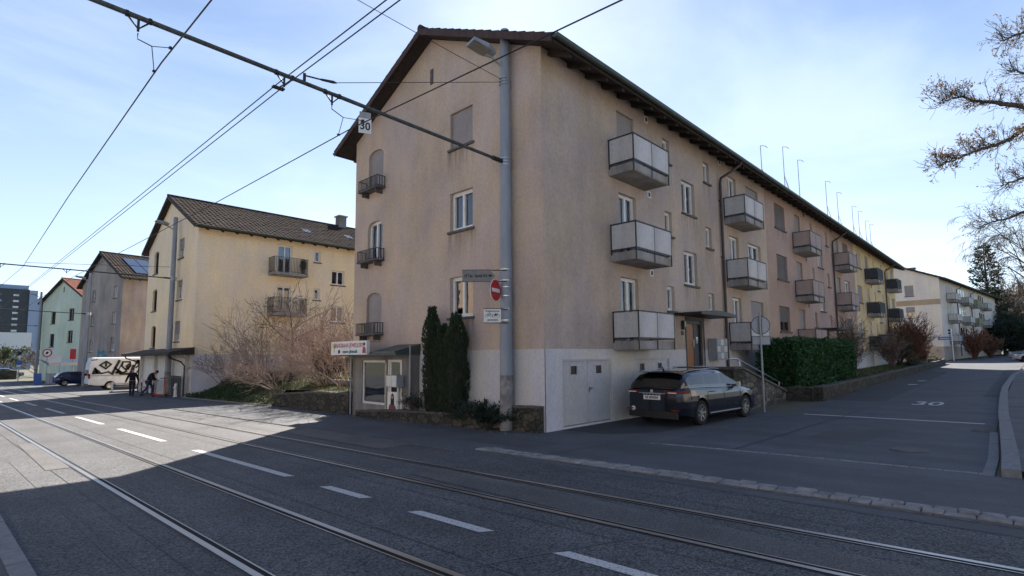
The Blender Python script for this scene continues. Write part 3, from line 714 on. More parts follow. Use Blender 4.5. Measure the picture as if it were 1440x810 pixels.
def gable_tri(mb,F,W,ze,zr):
    old=mb.M; mb.M=old@F; mb.poly([(0,0,ze),(W,0,ze),(W/2,0,zr)]); mb.M=old

# ------------------------------------------------------------------ corner block: three terraced houses under one roof line
HE=10.30; HR=12.56; WD=9.54
ROWS=((7.65,9.75),(4.95,7.06),(2.26,4.37))
def terrace(X0,X1,loc,label,wallm,first=False,last=False,per=0.0,pm=('panel','panel'),dark=False,shutset=0,plm='plinth'):
    root=empty('apartment_house',(X0,0,0),0,label,'apartment house')
    L_=X1-X0; g=gz(X0,0); STAINED.append(root)
    F=T(0,0); ops=[]; wins=[]
    o=per-X0   # pattern offset in local coordinates
    lab=random.Random(shutset)
    def win(u,z,w,h,lv,sh,sill=True,cur=0): 
        if u<.02 or u+w>L_-.02: return
        ops.append((u,z,w,h)); wins.append((u,z,w,h,lv,sh,sill,cur))
    A=[(1.0,0),(0,1),(0,1)] if first else [(.0,1)]*3
    for i,(zb,zt) in enumerate(ROWS):
        h=zt-zb; kk=i
        dsh={0:(1.0,0,0),1:(1,1,1),2:(1,0,0)}[shutset][i] if shutset else (1,0,0)[i]
        if not first: win(o+.38,zb+.80 if False else zt-1.3,1.65,1.3,2,(1,1,.62)[i] if shutset==1 else (0,.96,0)[i])
        win(o+3.68,zb,1.04,h,2,dsh,False,2 if i==2 else 0)
        win(o+6.67,zt-.90,.52,.88,1,0,True,0)
        win(o+10.03,zt-.88 if i<2 else zt-.75,.55,.86 if i<2 else .74,1,0,i<2,0)
        if i<2: win(o+8.03,(7.24,4.52)[i],1.08,1.28,2,0,True,(0,1)[i])
        win(o+12.40,zb,1.0,h,2,(0,0,0)[i] if shutset!=1 else 1,False,1 if i!=1 else 2)
        win(o+14.52,zt-1.25,1.6,1.24,2,((1,0,1) if shutset==0 else (1,0,.95) if shutset==1 else (0,1,0))[i],True,2)
    # entrance
    du=o+7.95
    ops.append((du,1.50,1.45,1.72))
    # garages on the corner house, cellar openings otherwise
    gar=[(.69-X0,.06,2.36,1.78),(4.31-X0,.1,2.3,1.75)] if first else [(o+3.6,.55,1.0,1.5),(o+12.4,.55,1.0,1.5)]
    gar_ops=[(a,max(b,g+.02),c,d) for a,b,c,d in gar]
    mb=MB(); PL=2.12
    wall_mesh(mb,F,L_,PL,HE,ops)
    # back wall, end walls
    FB=T(L_,WD,0,PI); bops=[]
    if first:
        bops=[(L_-2.7,zb,1.0,zt-zb) for zb,zt in ROWS]
    wall_mesh(mb,FB,L_,-.8,HE,bops)
    if first:
        FG=T(0,WD,0,-PI/2); gops=[]; u=lambda Y:WD-Y
        gops=[(u(3.80),8.44,1.05,1.18),(u(3.80),5.80,1.05,1.22),(u(3.80),3.12,1.05,1.24)]
        arch=[(u(8.62),8.12,1.0,1.55),(u(8.62),5.45,1.0,1.5),(u(8.62),2.78,1.0,1.5)]
        wall_mesh(mb,FG,WD,PL,HE,gops+arch,reveal=True); gable_tri(mb,FG,WD,HE,HR)
        for a in arch: arch_fill(mb,FG,*a)
    else: pass
    if last:
        FE=T(L_,0,0,PI/2); wall_mesh(mb,FE,WD,-.3,HE,[]); gable_tri(mb,FE,WD,HE,HR)
    wall=mb.build('wall',wallm,root)
    pb=MB(); wall_mesh(pb,F,L_,-.3,PL,[x for x in ops if x[1]<PL]+gar_ops,yoff=-.012,rec=.12)
    pb.quad((0,-.012,PL),(L_,-.012,PL),(L_,0,PL),(0,0,PL))
    if first:
        # shop opening in the plinth
        wall_mesh(pb,FG,WD,-.3,PL,[(0,-.3,4.2,2.5)],yoff=-.012,reveal=False)
        old=pb.M; pb.M=FG; pb.quad((0,-.012,PL),(WD,-.012,PL),(WD,0,PL),(0,0,PL)); pb.M=old
    pb.build('plinth',M[plm],root)
    for (uu,z,w_,h,lv,sh,sl,cu) in wins: window(root,F,uu,z,w_,h,lv,sh,sl,cu,dark=(shutset==1 and sh>0 and w_>1.2))
    if first:
        for k,(uu,z,w_,h) in enumerate(gops): window(root,FG,uu,z,w_,h,2,(1,0,0)[k],True,(0,0,2)[k])
        for k,(uu,z,w_,h) in enumerate(arch):
            window(root,FG,uu,z,w_,h,1 if k!=1 else 2,(1,0,1)[k],False,0)
            bal=bar_railing(root,FG,uu-.12,z-.02,1.24,.34,.40,.085,'window_railing')
            mbk=MB(); mbk.box(-.04,-.36,-.05,1.28,0,-.0); mbk.box(.15,-.30,-.22,.19,0,-.049); mbk.box(1.05,-.30,-.22,1.09,0,-.049)
            inst('bracket',mbk.mesh('bracket',M['sill']),bal)
        for (uu,z,w_,h) in bops: window(root,FB,uu,z,w_,h,2,0,False,0)
        for zs in (7.44,4.76,2.10): balcony(root,FB,L_-3.2,zs,2.3,.72,pm[0])
        vb=MB(FG); vb.box(u(4.76)-.07,-.03,10.98,u(4.76)+.07,-.001,11.5); vb.build('vent',M['sill'],root)
    # balconies
    for (bo,k) in ((3.16,0),(11.90,1)):
        for zs in (7.44,4.76,2.10):
            if o+bo+2.15<=L_+.3: balcony(root,F,o+bo,zs,2.15,.86,pm[k])
    # vents
    vb=MB()
    for vx,vz in ((5.55,10.02),(5.60,7.38),(5.60,4.68),(11.65,10.08)):
        if 0<o+vx<L_: vb.box(o+vx-.11,-.012,vz-.11,o+vx+.11,-.001,vz+.11)
    vb.build('vent',M['frame'] if first else M['sill'],root)
    vb=MB()
    for vx,vz in ((5.55,10.02),(5.60,7.38),(5.60,4.68),(11.65,10.08)):
        if 0<o+vx<L_: vb.box(o+vx-.06,-.02,vz-.07,o+vx+.06,-.013,vz+.07)
    vb.build('vent_opening',M['black'],root)
    # door: frame, leaf, side panel
    db=MB(); db.box(du,.05,1.50,du+.14,.20,3.22); db.box(du+1.31,.05,1.50,du+1.45,.20,3.22); db.box(du+.14,.05,3.08,du+1.31,.20,3.22); db.box(du-.06,-.03,1.5,du,-.013,3.3); db.box(du+1.45,-.03,1.5,du+1.51,-.013,3.3); db.box(du-.06,-.03,3.22,du+1.51,-.013,3.3)
    door=db.build('entrance_door',M['darkframe'],root)
    MB().box(du+.14,.13,1.5,du+.85,.17,3.08).build('door_leaf',M['wood_door'] if first else M['wood_dark'],door)
    MB().box(du+.88,.12,1.5,du+1.31,.16,3.08).build('side_panel',simple('slate_door_panel',(.05,.06,.08),.5),door)
    MB().box(du+1.02,.09,2.35,du+1.16,.119,2.6).build('bell_plate',M['steel'],door)
    MB().box(du+.76,.07,2.2,du+.80,.129,2.5).build('handle',M['steel'],door)
    cb=MB(); n=10   # curved canopy
    c0=o+7.1 if not first else 7.0-X0; c1=c0+3.1
    top=[(c0+(c1-c0)*i/n, 3.40+.10*math.sin(PI*i/n)) for i in range(n+1)]
    cb.prism([(c0,3.32)]+top+[(c1,3.32)],-1.05,-.013); cb.build('canopy',M['black'],root)
    if first:
        lb=MB(); lb.box(7.57,-.13,2.84,7.72,-.02,3.16); lamp=lb.build('wall_lamp',M['darkframe'],root)
        MB().box(7.59,-.145,2.94,7.70,-.131,3.12).build('lamp_glass',M['lum'],lamp)
        nb=MB().box(7.57,-.03,2.64,7.73,-.013,2.78).build('house_number',M['black'],root)
        # garages: two leaves each with a little window
        for gi,(a,b,c,d) in enumerate(gar_ops):
            gb=MB(); m=.05
            gb.box(a,.0,b,a+m,.09,b+d); gb.box(a+c-m,.0,b,a+c,.09,b+d); gb.box(a+m,.0,b+d-m,a+c-m,.09,b+d)
            go=gb.build('garage_door',M['garage'],root)
            for l in (0,1):
                x0=a+m+.006+l*(c/2-m); x1=x0+c/2-m-.012; wx=(x0+x1)/2+(-.07 if l==0 else -.02); wz=b+d-.30
                lf=MB(); lf.box(x0,.035,b+.02,wx-.16,.075,b+d-m-.005); lf.box(wx+.16,.035,b+.02,x1,.075,b+d-m-.005)
                lf.box(wx-.16,.035,b+.02,wx+.16,.075,wz-.13); lf.box(wx-.16,.035,wz+.13,wx+.16,.075,b+d-m-.005)
                for q in ((x0+.02,b+.05,x1-.02,b+.07),(x0+.02,b+d-m-.05,x1-.02,b+d-m-.03)): lf.box(q[0],.027,q[1],q[2],.034,q[3])
                lo=lf.build('door_leaf',M['garage'],go)
                fr=MB(); fr.box(wx-.18,.015,wz-.15,wx+.18,.034,wz-.115); fr.box(wx-.18,.015,wz+.115,wx+.18,.034,wz+.15); fr.box(wx-.18,.015,wz-.115,wx-.145,.034,wz+.115); fr.box(wx+.145,.015,wz-.115,wx+.18,.034,wz+.115); fr.box(wx-.16,.06,wz-.13,wx+.16,.065,wz+.13)
                fr.cm=0; fr.build('small_window',[M['garage']],go)
                MB().box(wx-.144,.05,wz-.114,wx+.144,.058,wz+.114).build('window_pane',M['dark_pane'],go)
            hb=MB(); xm=a+c/2+.06; hb.box(xm,-.01,b+.95,xm+.12,.03,b+.98); hb.box(xm,.02,b+.86,xm+.035,.034,b+1.02)
            for hz in (b+.25,b+d-.25): 
                for hx in (a+m-.03,a+c-m+.0): hb.tube([(hx+.015,.02,hz-.06),(hx+.015,.02,hz+.06)],.016,6)
            hb.build('handle',M['steel'],go)
            MB().box(a,.09,b,a+c,.12,b+d).build('door_back',M['black'],go)
    else:
        for (a,b,c,d) in gar_ops:
            window(root,F,a,b,c,d,1,0,False,0)
    # roof and downpipe
    gable_roof(root,0,L_,WD,HE,HR,ov=.78,vl=.5 if first else 0,vr=.45 if last else 0,verge='wood_dark')
    downpipe(root,F,o+11.45,HE-.35,1.3 if first else 1.2,.9)
    if last:
        ch=MB(); ch.box(10.5,3.2,HR-.9,11.2,3.9,HR+1.1); c_=ch.build('chimney',M['concrete'],root)
        MB().box(10.4,3.1,HR+1.1,11.3,4.0,HR+1.2).build('chimney_cap',M['galv'],c_)
    return root
b1=terrace(0,17.0,None,'beige corner apartment house with pale grey garages and a shop in its street gable',M['beige'],first=True,per=0.0,shutset=0)
b1b=terrace(17.0,35.85,None,'rose brown apartment house joined between the beige corner house and the yellow one',M['pink'],per=18.03,shutset=1,pm=('panel_pink','panel_pink'))
b1c=terrace(35.85,52.9,None,'ochre yellow apartment house with dark balconies at the far end of the terrace',M['ochre'],per=36.1,last=True,shutset=2,pm=('panel_dark','panel_dark'))

# shop in the gable of the corner house (Y 5.35 .. 9.54), proud of the wall
FS=T(-.40,8.80,0,-PI/2)   # face frame: u from the garden end
SW=3.48
sb=MB(); wall_mesh(sb,FS,SW,-.25,2.12,[(.62,.33,1.45,1.50),(2.20,.02,.86,1.83)],rec=.08)
sb.M=FS; sb.quad((0,0,-.25),(0,.42,-.25),(0,.42,2.12),(0,0,2.12)); sb.quad((SW,0,-.25),(SW,.42,-.25),(SW,.42,2.12),(SW,0,2.12)); sb.quad((0,0,2.12),(SW,0,2.12),(SW,.42,2.12),(0,.42,2.12)); 
shop=sb.build('shop_front',M['concrete'],b1)
def local(mb,F): mb.M=F; return mb
wf=local(MB(),FS)
for q in ((.62,.04,.33,2.07,.1,.40),(.62,.04,1.76,2.07,.1,1.83),(.62,.04,.40,.69,.1,1.76),(2.0,.04,.40,2.07,.1,1.76)): wf.box(*q)
so_=wf.build('display_window',M['white_dirty'],shop)
local(MB(),FS).box(.69,.07,.40,2.0,.076,1.76).build('pane',M['glass'],shop)
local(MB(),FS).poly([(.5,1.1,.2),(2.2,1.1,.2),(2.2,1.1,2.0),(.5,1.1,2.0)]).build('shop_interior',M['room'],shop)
local(MB(),FS).box(1.05,.13,.42,1.98,.16,1.02).build('display_board',M['blue'],shop)
for k_,(a_,b_,c_,m_) in enumerate(((.74,.98,.62,'white'),(.78,.94,.86,'red'),(.72,1.0,1.42,'leaf_bush'),(1.1,1.5,1.55,'leaf_bush'),(1.55,1.95,1.30,'white'))): local(MB(),FS).box(a_,.3,c_-.16,b_,.42,c_).build('goods',M[m_],shop)
local(MB(),FS).box(1.25,.145,.62,1.55,.158,.74).build('display_label',M['red'],shop)
df=local(MB(),FS)
for q in ((2.20,.03,.02,2.28,.09,1.85),(2.98,.03,.02,3.06,.09,1.85),(2.28,.03,1.77,2.98,.09,1.85),(2.28,.05,.02,2.98,.085,.78),(2.28,.05,.78,2.38,.085,1.77),(2.88,.05,.78,2.98,.085,1.77)): df.box(*q)
df.build('shop_door',M['white_dirty'],shop)
local(MB(),FS).box(2.38,.06,.78,2.88,.066,1.77).build('door_pane',M['glass'],shop)
local(MB(),FS).box(2.09,-.006,.05,2.17,-.001,1.75).build('sticker_strip',noisemat('sticker_strip_print',(.6,.55,.3),(.12,.12,.12),22,.7),shop)
cb=local(MB(),FS); cb.prism([(-.35,2.0),(SW+.05,2.0),(SW+.05,2.06),(-.35,2.06)],-.55,.38)
cb.add([(2.25,-.60,2.12),(3.53,-.60,2.12),(3.53,.38,2.36),(2.25,.38,2.36),(2.25,-.60,2.06),(3.53,-.60,2.06),(3.53,.38,2.06),(2.25,.38,2.06)],[(0,1,2,3),(0,4,5,1),(1,5,6,2),(0,3,7,4)])
cb.build('shop_canopy',M['gutter'],shop)
pp=local(MB(),FS); pp.tube([(-.06,-.05,2.0),(-.06,-.05,-.1)],.03,8); pp.tube([(SW+.05,-.03,2.3),(SW+.06,-.03,2.1),(SW+.06,-.03,-.1)],.03,8); pp.build('shop_pipe',M['galv'],shop)
# shop sign
FN=T(-1.02,9.28,0,-PI/2)
sg=empty('shop_sign',(0,0,0),0,'white jewellers shop sign board above the display window on the gable','sign')
local(MB(),FN).box(0,0,2.03,2.40,.12,2.50).build('board',M['white'],sg)
for x_ in (0,2.36): local(MB(),FN).box(x_,.12,2.44,x_+.04,.55,2.48).build('bracket',M['galv'],sg)
fm=FN@Matrix.Rotation(PI/2,4,'X')
lettering('SANGRAHA JEWELLERS',.205,simple('sign_pink_letters',(.45,.10,.13),.6),sg,FN@Matrix.Translation((1.22,-.004,2.345))@Matrix.Rotation(PI/2,4,'X'),bold=.002,sx=.90)
lettering('square giftsbutik',.15,simple('sign_teal_letters',(.02,.16,.26),.6),sg,FN@Matrix.Translation((1.32,-.004,2.14))@Matrix.Rotation(PI/2,4,'X'),bold=.004)
em=local(MB(),FN); em.prism([(.10,2.44),(.16,2.30),(.24,2.24),(.32,2.30),(.36,2.44),(.28,2.36),(.24,2.46),(.18,2.36)],-.006,0); em.prism([(.21,2.24),(.26,2.24),(.25,2.12),(.22,2.12)],-.006,0); em.build('emblem',simple('emblem_gold',(.35,.30,.05),.5),sg)
local(MB(),FN).disc((.58,-.004,2.14),.07,(0,1,0),.008).build('emblem',M['ink'],sg)
em=local(MB(),FN); em.prism([(2.14,2.08),(2.36,2.08),(2.34,2.24),(2.28,2.30),(2.22,2.30),(2.16,2.24)],-.006,0); em.build('picture',simple('sign_picture_dress',(.35,.05,.12),.6),sg)
local(MB(),FN).disc((2.25,-.004,2.38),.055,(0,1,0),.008).build('picture',M['hair'],sg)
# mailbox and poster at the shop
mbx=empty('letter_box',(0,0,0),0,'grey metal letter box fixed in front of the shop door','letter box')
local(MB(),FS).box(2.62,-.30,.98,3.22,-.04,1.36).build('case',M['galv'],mbx)
fl=local(MB(),FS); fl.box(2.64,-.31,1.0,2.91,-.301,1.34); fl.box(2.93,-.31,1.0,3.20,-.301,1.34); fl.box(2.85,-.04,.0,2.9,.02,1.0); fl.build('flap',M['white_dirty'],mbx)
po=empty('poster',(0,0,0),0,'white poster of a long haired woman leaning at the foot of the shop door','poster')
local(MB(),FS).box(2.30,-.04,.10,2.86,-.01,.80).build('board',M['white'],po)
hb_=local(MB(),FS); hb_.prism([(2.50,.30),(2.70,.30),(2.69,.6),(2.65,.72),(2.59,.75),(2.53,.71),(2.50,.6)],-.046,-.04); hb_.build('picture',M['hair'],po)
local(MB(),FS).disc((2.59,-.048,.62),.055,(0,1,0),.004).build('picture',M['skin'],po)
hb_=local(MB(),FS); hb_.prism([(2.38,.12),(2.82,.12),(2.80,.30),(2.70,.40),(2.62,.36),(2.59,.42),(2.56,.36),(2.46,.40),(2.40,.30)],-.050,-.047); hb_.build('picture',simple('poster_dress',(.16,.03,.05),.6),po)
# mail boxes of the corner house, landing, stairs and handrail
ml=empty('mailbox_cluster',(9.75,-.02,0),0,'grey mailbox cluster on the wall right of the corner house entrance','mailboxes')
MB().box(0,-.34,1.72,1.02,-.02,2.55).build('case',M['galv'],ml)
for i in range(3):
    for j in range(3):
        MB().box(.05+i*.32,-.352,1.77+j*.26,.33+i*.32,-.341,1.99+j*.26).build('flap',M['white_dirty'] if (i+j)%2 else M['signback'],ml)
st=empty('entrance_stairs',(0,0,0),0,'rubble stone entrance stairs with sloping parapet beside the parked dark car','stairs')
sb=MB(); sb.prismz([(6.85,-.015),(7.35,-1.9),(8.1,-1.9),(9.9,-1.0),(9.9,-.015)],-.1,1.44); sb.build('landing',M['stone_dark'],st)
sb=MB(); sb.prism([(8.102,-.05),(12.5,-.05),(12.5,.42),(8.102,1.42)],-1.9,-1.62); sb.build('parapet',M['stone'],st)
sb=MB(); sb.prismz([(6.80,-.02),(7.30,-1.95),(8.1,-1.95),(8.1,-1.58),(7.62,-1.58),(7.2,-.02)],1.442,1.52); sb.prism([(8.1,1.43),(12.55,.42),(12.55,.50),(8.1,1.52)],-1.95,-1.58); sb.build('coping',M['stonecap'],st)
sb=MB()
for i in range(9): sb.box(8.3+i*.45,-1.61,-.05,8.75+i*.45,-.95,1.36-i*.155)
sb.build('steps',M['concrete'],st)
sb=MB(); sb.prism([(9.95,-.05),(12.4,-.05),(12.4,.95),(9.95,1.42)],-.95,-.80); sb.build('side_wall',M['stone_dark'],st)
hr=MB(); hr.tube([(7.35,-1.78,1.78),(7.9,-1.78,1.78),(8.15,-1.78,1.74),(12.55,-1.78,.74)],.024,8)
for x,z in ((8.2,1.74),(12.1,.86)): hr.tube([(x,-1.78,z-.03),(x,-1.78,z-.34)],.02,6)
hr.build('handrail',M['steel'],st)

# ------------------------------------------------------------------ the other houses
def house(loc,rz,L_,W,ze,zr,wallm,label,gab=(),side=(),zp=2.2,plm='plinth',tile='tile2',base=-1.0,verge='wood_eave',ov=.6,backdetail=False,cat='apartment house'):
    """gable towards the street at x=0 (y 0..W), long side at y=0 facing the camera. gab/side: (u,z,w,h,leaves,shutter,arch)"""
    root=empty('apartment_house',loc,rz,label,cat)
    FS_=T(0,0); FG_=T(0,W,0,-PI/2)
    mb=MB(); so=[x[:4] for x in side]; go=[x[:4] for x in gab]
    wall_mesh(mb,FS_,L_,zp,ze,so); wall_mesh(mb,FG_,W,zp,ze,go); gable_tri(mb,FG_,W,ze,zr)
    FB_=T(L_,W,0,PI); FE_=T(L_,0,0,PI/2)
    wall_mesh(mb,FB_,L_,base,ze,[]); wall_mesh(mb,FE_,W,base,ze,[]); gable_tri(mb,FE_,W,ze,zr)
    for x in gab:
        if len(x)>6 and x[6]: arch_fill(mb,FG_,*x[:4],rise=.2)
    mb.build('wall',wallm,root)
    pb=MB(); wall_mesh(pb,FS_,L_,base,zp,so,yoff=-.01); wall_mesh(pb,FG_,W,base,zp,go,yoff=-.01); pb.build('plinth',M[plm],root)
    for F,lst in ((FS_,side),(FG_,gab)):
        for x in lst: window(root,F,*x[:4],x[4],x[5],True,x[7] if len(x)>7 else 0,dark=(len(x)>8 and x[8]))
    gable_roof(root,0,L_,W,ze,zr,ov=ov,vl=.35,vr=.35,mat=tile,tiles=(.30,.42),verge=verge,rafters=True)
    return root,FS_,FG_
X2,Y2,Z2=-.5,27.24,0
g=lambda Y:39.1-Y
b2,F2,G2=house((X2,Y2,0),0,24,11.86,10.15,13.0,M['cream'],'cream yellow apartment house with two barred balconies behind the bare shrubs',
  gab=[(g(37.45),8.15,1.2,1.65,1,0,1,0,1),(g(37.4),5.4,1.2,1.6,1,0,1,0,1),(g(37.25),2.72,1.2,1.6,1,0,1,0,1),
       (g(31.2),8.5,1.15,1.3,2,.55,0,0),(g(31.2),5.75,1.15,1.3,2,.3,0,0),(g(31.3),3.05,1.15,1.32,2,.6,0,0)],
  side=[(4.85,7.66,1.0,1.95,2,0,0,0),(7.45,8.7,.45,.85,1,0,0,0),(8.75,7.2,1.05,1.08,2,0,0,0),(4.85,4.95,1.0,1.85,2,0,0,2),(7.45,6.0,.45,.82,1,0,0,0),(8.75,4.47,1.05,1.2,2,0,0,2),(12.5,7.2,1.05,1.1,2,0,0,0)],
  zp=2.2,base=-1.2)
for zs in (7.42,4.72):
    sb=MB(F2); sb.box(4.25,-1.0,zs,6.55,-.012,zs+.18); s_=sb.build('balcony',M['slab'],b2)
    bar_railing(s_,F2,4.28,zs+.2,2.24,.96,1.0,.10,'railing')
pt=empty('potted_conifer',(X2+6.3,Y2-.75,7.62),0,'small dark potted conifer on the upper barred balcony of the cream house','plant')
MB().lathe([(.10,0),(.15,.25),(.14,.25)],10).build('pot',M['sill'],pt)
ch=MB(); ch.box(12.3,5.6,12.0,12.95,6.3,14.0); c_=ch.build('chimney',M['concrete'],b2)
MB().box(12.2,5.5,14.0,13.05,6.4,14.1).build('chimney_cap',M['galv'],c_)
sk=MB(); s_=(13.0-10.15)/5.93
for xx,yy in ((7.6,1.9),(11.2,2.2)):
    z=10.15+s_*yy+.2; sk.add([(xx,yy,z),(xx+.6,yy,z),(xx+.6,yy+.8,z+.8*s_),(xx,yy+.8,z+.8*s_),(xx,yy,z-.1),(xx+.6,yy,z-.1)],[(0,1,2,3),(4,5,1,0)])
sk.build('skylight',M['solar'],b2)
# lean-to garage roof on the street gable, garage doors, posts
cn=MB(G2); cn.prism([(-.3,2.18),(12.2,2.18),(12.2,2.34),(-.3,2.34)],-1.35,-.012); cn.add([(-.3,-1.35,2.34),(12.2,-1.35,2.34),(12.2,-.012,2.62),(-.3,-.012,2.62),(-.3,-.012,2.34),(12.2,-.012,2.34)],[(0,1,2,3),(0,3,4),(1,5,2)]); cn.build('garage_roof',M['wood_eave'],b2)
for i,(a,b_) in enumerate(((1.0,3.6),(4.3,6.9),(7.5,10.5))):
    gd=MB(G2); gd.box(a,-.05,-.5,b_,-.012,1.95)
    for k in range(4): gd.box(a,-.058,-.3+k*.55,b_,-.051,-.28+k*.55)
    gd.build('garage_door',M['white_dirty'],b2)
pc=MB(G2)
for u_ in (.1,3.95,7.2,11.0): pc.box(u_-.1,-.22,-.6,u_+.1,-.013,2.18)
pc.build('pilaster',M['white_dirty'],b2)
for u_ in (.35,11.6):
    p_=MB(G2); p_.tube([(u_,-1.25,2.2),(u_-.05,-1.15,2.0),(u_-.15,-.5,1.75),(u_-.2,-.3,1.5),(u_-.2,-.3,-.5)],.045,8); p_.build('downpipe',M['pipe'],b2)

b3,F3,G3=house((.52,53.45,0),R(8),20,11.4,9.93,12.75,M['grey'],'grey brown apartment house with solar panels on its roof','' and () or [(9.0,7.95,1.0,1.2,2,.1,0,0),(9.0,5.4,1.0,1.2,2,.1,0,0),(9.0,2.7,1.0,1.4,2,.5,0,0),(3.2,7.95,.9,1.2,1,.2,0,0),(3.2,5.4,.9,1.2,1,.2,0,0),(3.2,2.7,.9,1.3,1,.2,0,0)],
  side=[(5,7.9,1,1.3,2,0,0,0),(5,5.2,1,1.3,2,0,0,0)],zp=1.6,plm='grey',base=-1.5)
pn=MB(); s_=(12.75-9.93)/5.7
for i in range(8):
    for j in range(2):
        x=1.2+i*1.12; y=.5+j*2.0; z0=9.93+s_*y+.27; y1=y+1.9; z1=9.93+s_*y1+.27
        p=MB(); p.add([(x,y,z0),(x+1.05,y,z0),(x+1.05,y1,z1),(x,y1,z1),(x,y,z0-.04),(x+1.05,y,z0-.04),(x+1.05,y1,z1-.04),(x,y1,z1-.04)],[(0,1,2,3),(7,6,5,4),(0,4,5,1),(1,5,6,2),(2,6,7,3),(3,7,4,0)])
        p.build('solar_panel',M['solar'],b3)
gr=MB(G3)
for q in ((2.3,1.2,2.7,3.0),(2.9,1.7,3.9,1.95),(3.6,1.4,3.85,2.9),(2.6,2.5,3.6,2.75),(4.0,1.3,4.2,2.8),(4.2,2.2,4.9,2.4)): gr.box(q[0]+3.4,-.016,q[1],q[2]+3.4,-.011,q[3])
gr.build('wall_graffiti',M['teal'],b3)
b4,F4,G4=house((.57,74.99,0),R(15),16,11.4,9.64,12.25,M['mint'],'mint green house with a red tiled roof',[(2.6,6.6,1.2,1.6,2,0,0,0,1),(7.4,6.9,1.4,1.5,2,0,0,0,1),(2.6,3.6,1.2,1.7,2,0,0,0,1),(7.4,4.1,1.4,1.5,2,0,0,0,1),(2.6,1.3,1.2,1.2,1,0,0,0,1)],
  side=[],zp=.6,plm='mint',tile='tile_red',base=-1.5,verge='wood_eave')
MB(G4).box(5.6,-.03,10.6,5.8,-.001,11.3).build('vent',M['sill'],b4)
# cream house at the end of the side road
T5=R(-5.6)
b5,F5,G5=house((74.5,-1.5,0),T5,42,12,11.25,13.9,M['offwhite'],'off white apartment house with a tan band at the end of the side road',
  gab=[(12-3.62,9.15,.95,1.4,2,1,0,0),(12-3.62,6.35,.95,1.4,2,.5,0,0)],side=[],zp=2.65,plm='beige',base=-.5,tile='tile')
MB(G5).box(0,-.012,7.92,12,-.001,8.6).build('tan_band',M['band'],b5)
b5s=[]
for k,x0 in enumerate((3.3,10.4,17.5,24.6)):
    for zs in (8.35,5.65,2.95):
        balcony(b5,F5,x0+(1.2 if k%2 else 0),zs,3.2,.9,('panel','panel_dark' if False else 'panel','panel_olive','panel')[k],2)
        w_=MB(F5)
        w_.box(x0-.0,-.012,zs+.25,x0+1.0,-.001,zs+2.3); w_.box(x0+1.5,-.012,zs+.3,x0+2.4,-.001,zs+2.3); w_.box(x0+3.2,-.012,zs+1.0,x0+4.0,-.001,zs+2.2)
        w_.build('window',M['carglass'] if k%2 else M['curtain'],b5)
for x_ in (9.3,18.6): downpipe(b5,F5,x_,11.0,1.4,.65)
for cx_,cy_ in ((1.5,6.0),(12,5.0)):
    c_=MB().box(cx_,cy_,12.5,cx_+.8,cy_+.8,14.9 if cx_<5 else 14.3).build('chimney',M['concrete'],b5)
    MB().box(cx_-.1,cy_-.1,(14.9 if cx_<5 else 14.3),cx_+.9,cy_+.9,(15.0 if cx_<5 else 14.4)).build('chimney_cap',M['galv'],c_)
# tower blocks and halls far down the main road
def block(name,x0,y0,x1,y1,z1,mat,label,cat,z0=-2,rz=0):
    root=empty(name,(x0,y0,0),rz,label,cat); MB().box(0,0,z0,x1-x0,y1-y0,z1).build('body',M[mat],root); return root
tw=block('tower_block',-40,340,14.2,352,36,'tower','dark grey tower block with a pale blue stair strip far down the main road','tower block')
MB().box(54.2,-1,-2,57.2,8,35.6).build('stair_tower',M['tower_light'],tw)
MB().box(18,3,36,54,9,38.2).build('roof_storey',M['tower_light'],tw)
for i in range(11):
    MB().box(48.5,-.05,4+i*2.85,50.5,-.01,4.9+i*2.85).build('window',M['hall'],tw)
    for j in range(6):
        MB().box(20+j*4.5,-.05,4+i*2.85,22+j*4.5,-.01,4.9+i*2.85).build('window',M['tower_light'] if (i*j)%3==0 else M['carglass'],tw)
tw2=block('tower_block',19.5,360,30,370,34,'tower','second slimmer dark tower block right of the big one','tower block')
MB().box(-1.2,-.3,-2,.2,2,33).build('stair_tower',M['tower_light'],tw2)
for i in range(11): MB().box(3,-.05,3+i*2.8,7.5,-.01,4.3+i*2.8).build('window',M['carglass'],tw2)
hl=block('hall',-40,195,5.2,220,7.4,'hallgrey','low grey and white hall below the dark tower block','hall')
MB().box(27,-.3,5.0,45.0,-.01,9.6).build('white_storey',M['hall'],hl)
MB().box(10,-.3,4.8,27,-.01,7.0).build('white_storey',M['hall'],hl)
MB().box(-30,-.2,1.0,44,-.01,2.6).build('window_band',M['carglass'],hl)

# rooftop aerial masts
def mast(x,y,zt,label,lean=0,strut=True):
    s=(HR-HE)/(WD/2); zb=HE+s*min(y,WD-y)+.16
    r=empty('roof_aerial_mast',(x,y,zb),0,label,'aerial mast','thin aerial masts along the terrace roof')
    h=zt-zb; mb=MB(); mb.tube([(0,0,0),(lean,0,h)],[.026,.018],6); mb.build('pole',M['galv'],r)
    mb=MB(); mb.tube([(lean,0,h),(lean+.28,-.18,h+.02),(lean+.42,-.26,h-.08)],.018,5); mb.build('top_arm',M['galv'],r)
    if strut:
        MB().tube([(0,0,h*.52),(-.9,-.7,-.32)],.014,5).build('strut',M['galv'],r)
        MB().tube([(0,0,h*.52),(.9,-.4,-.18)],.014,5).build('strut',M['galv'],r)
mn=['nearest aerial mast above the beige and rose houses joint','second aerial mast from the street gable','third aerial mast from the street gable','fourth aerial mast from the street gable, above the second downpipe','fifth aerial mast from the street gable','sixth aerial mast from the street gable','seventh aerial mast from the street gable','eighth aerial mast from the street gable','last aerial mast, at the far end of the terrace roof']
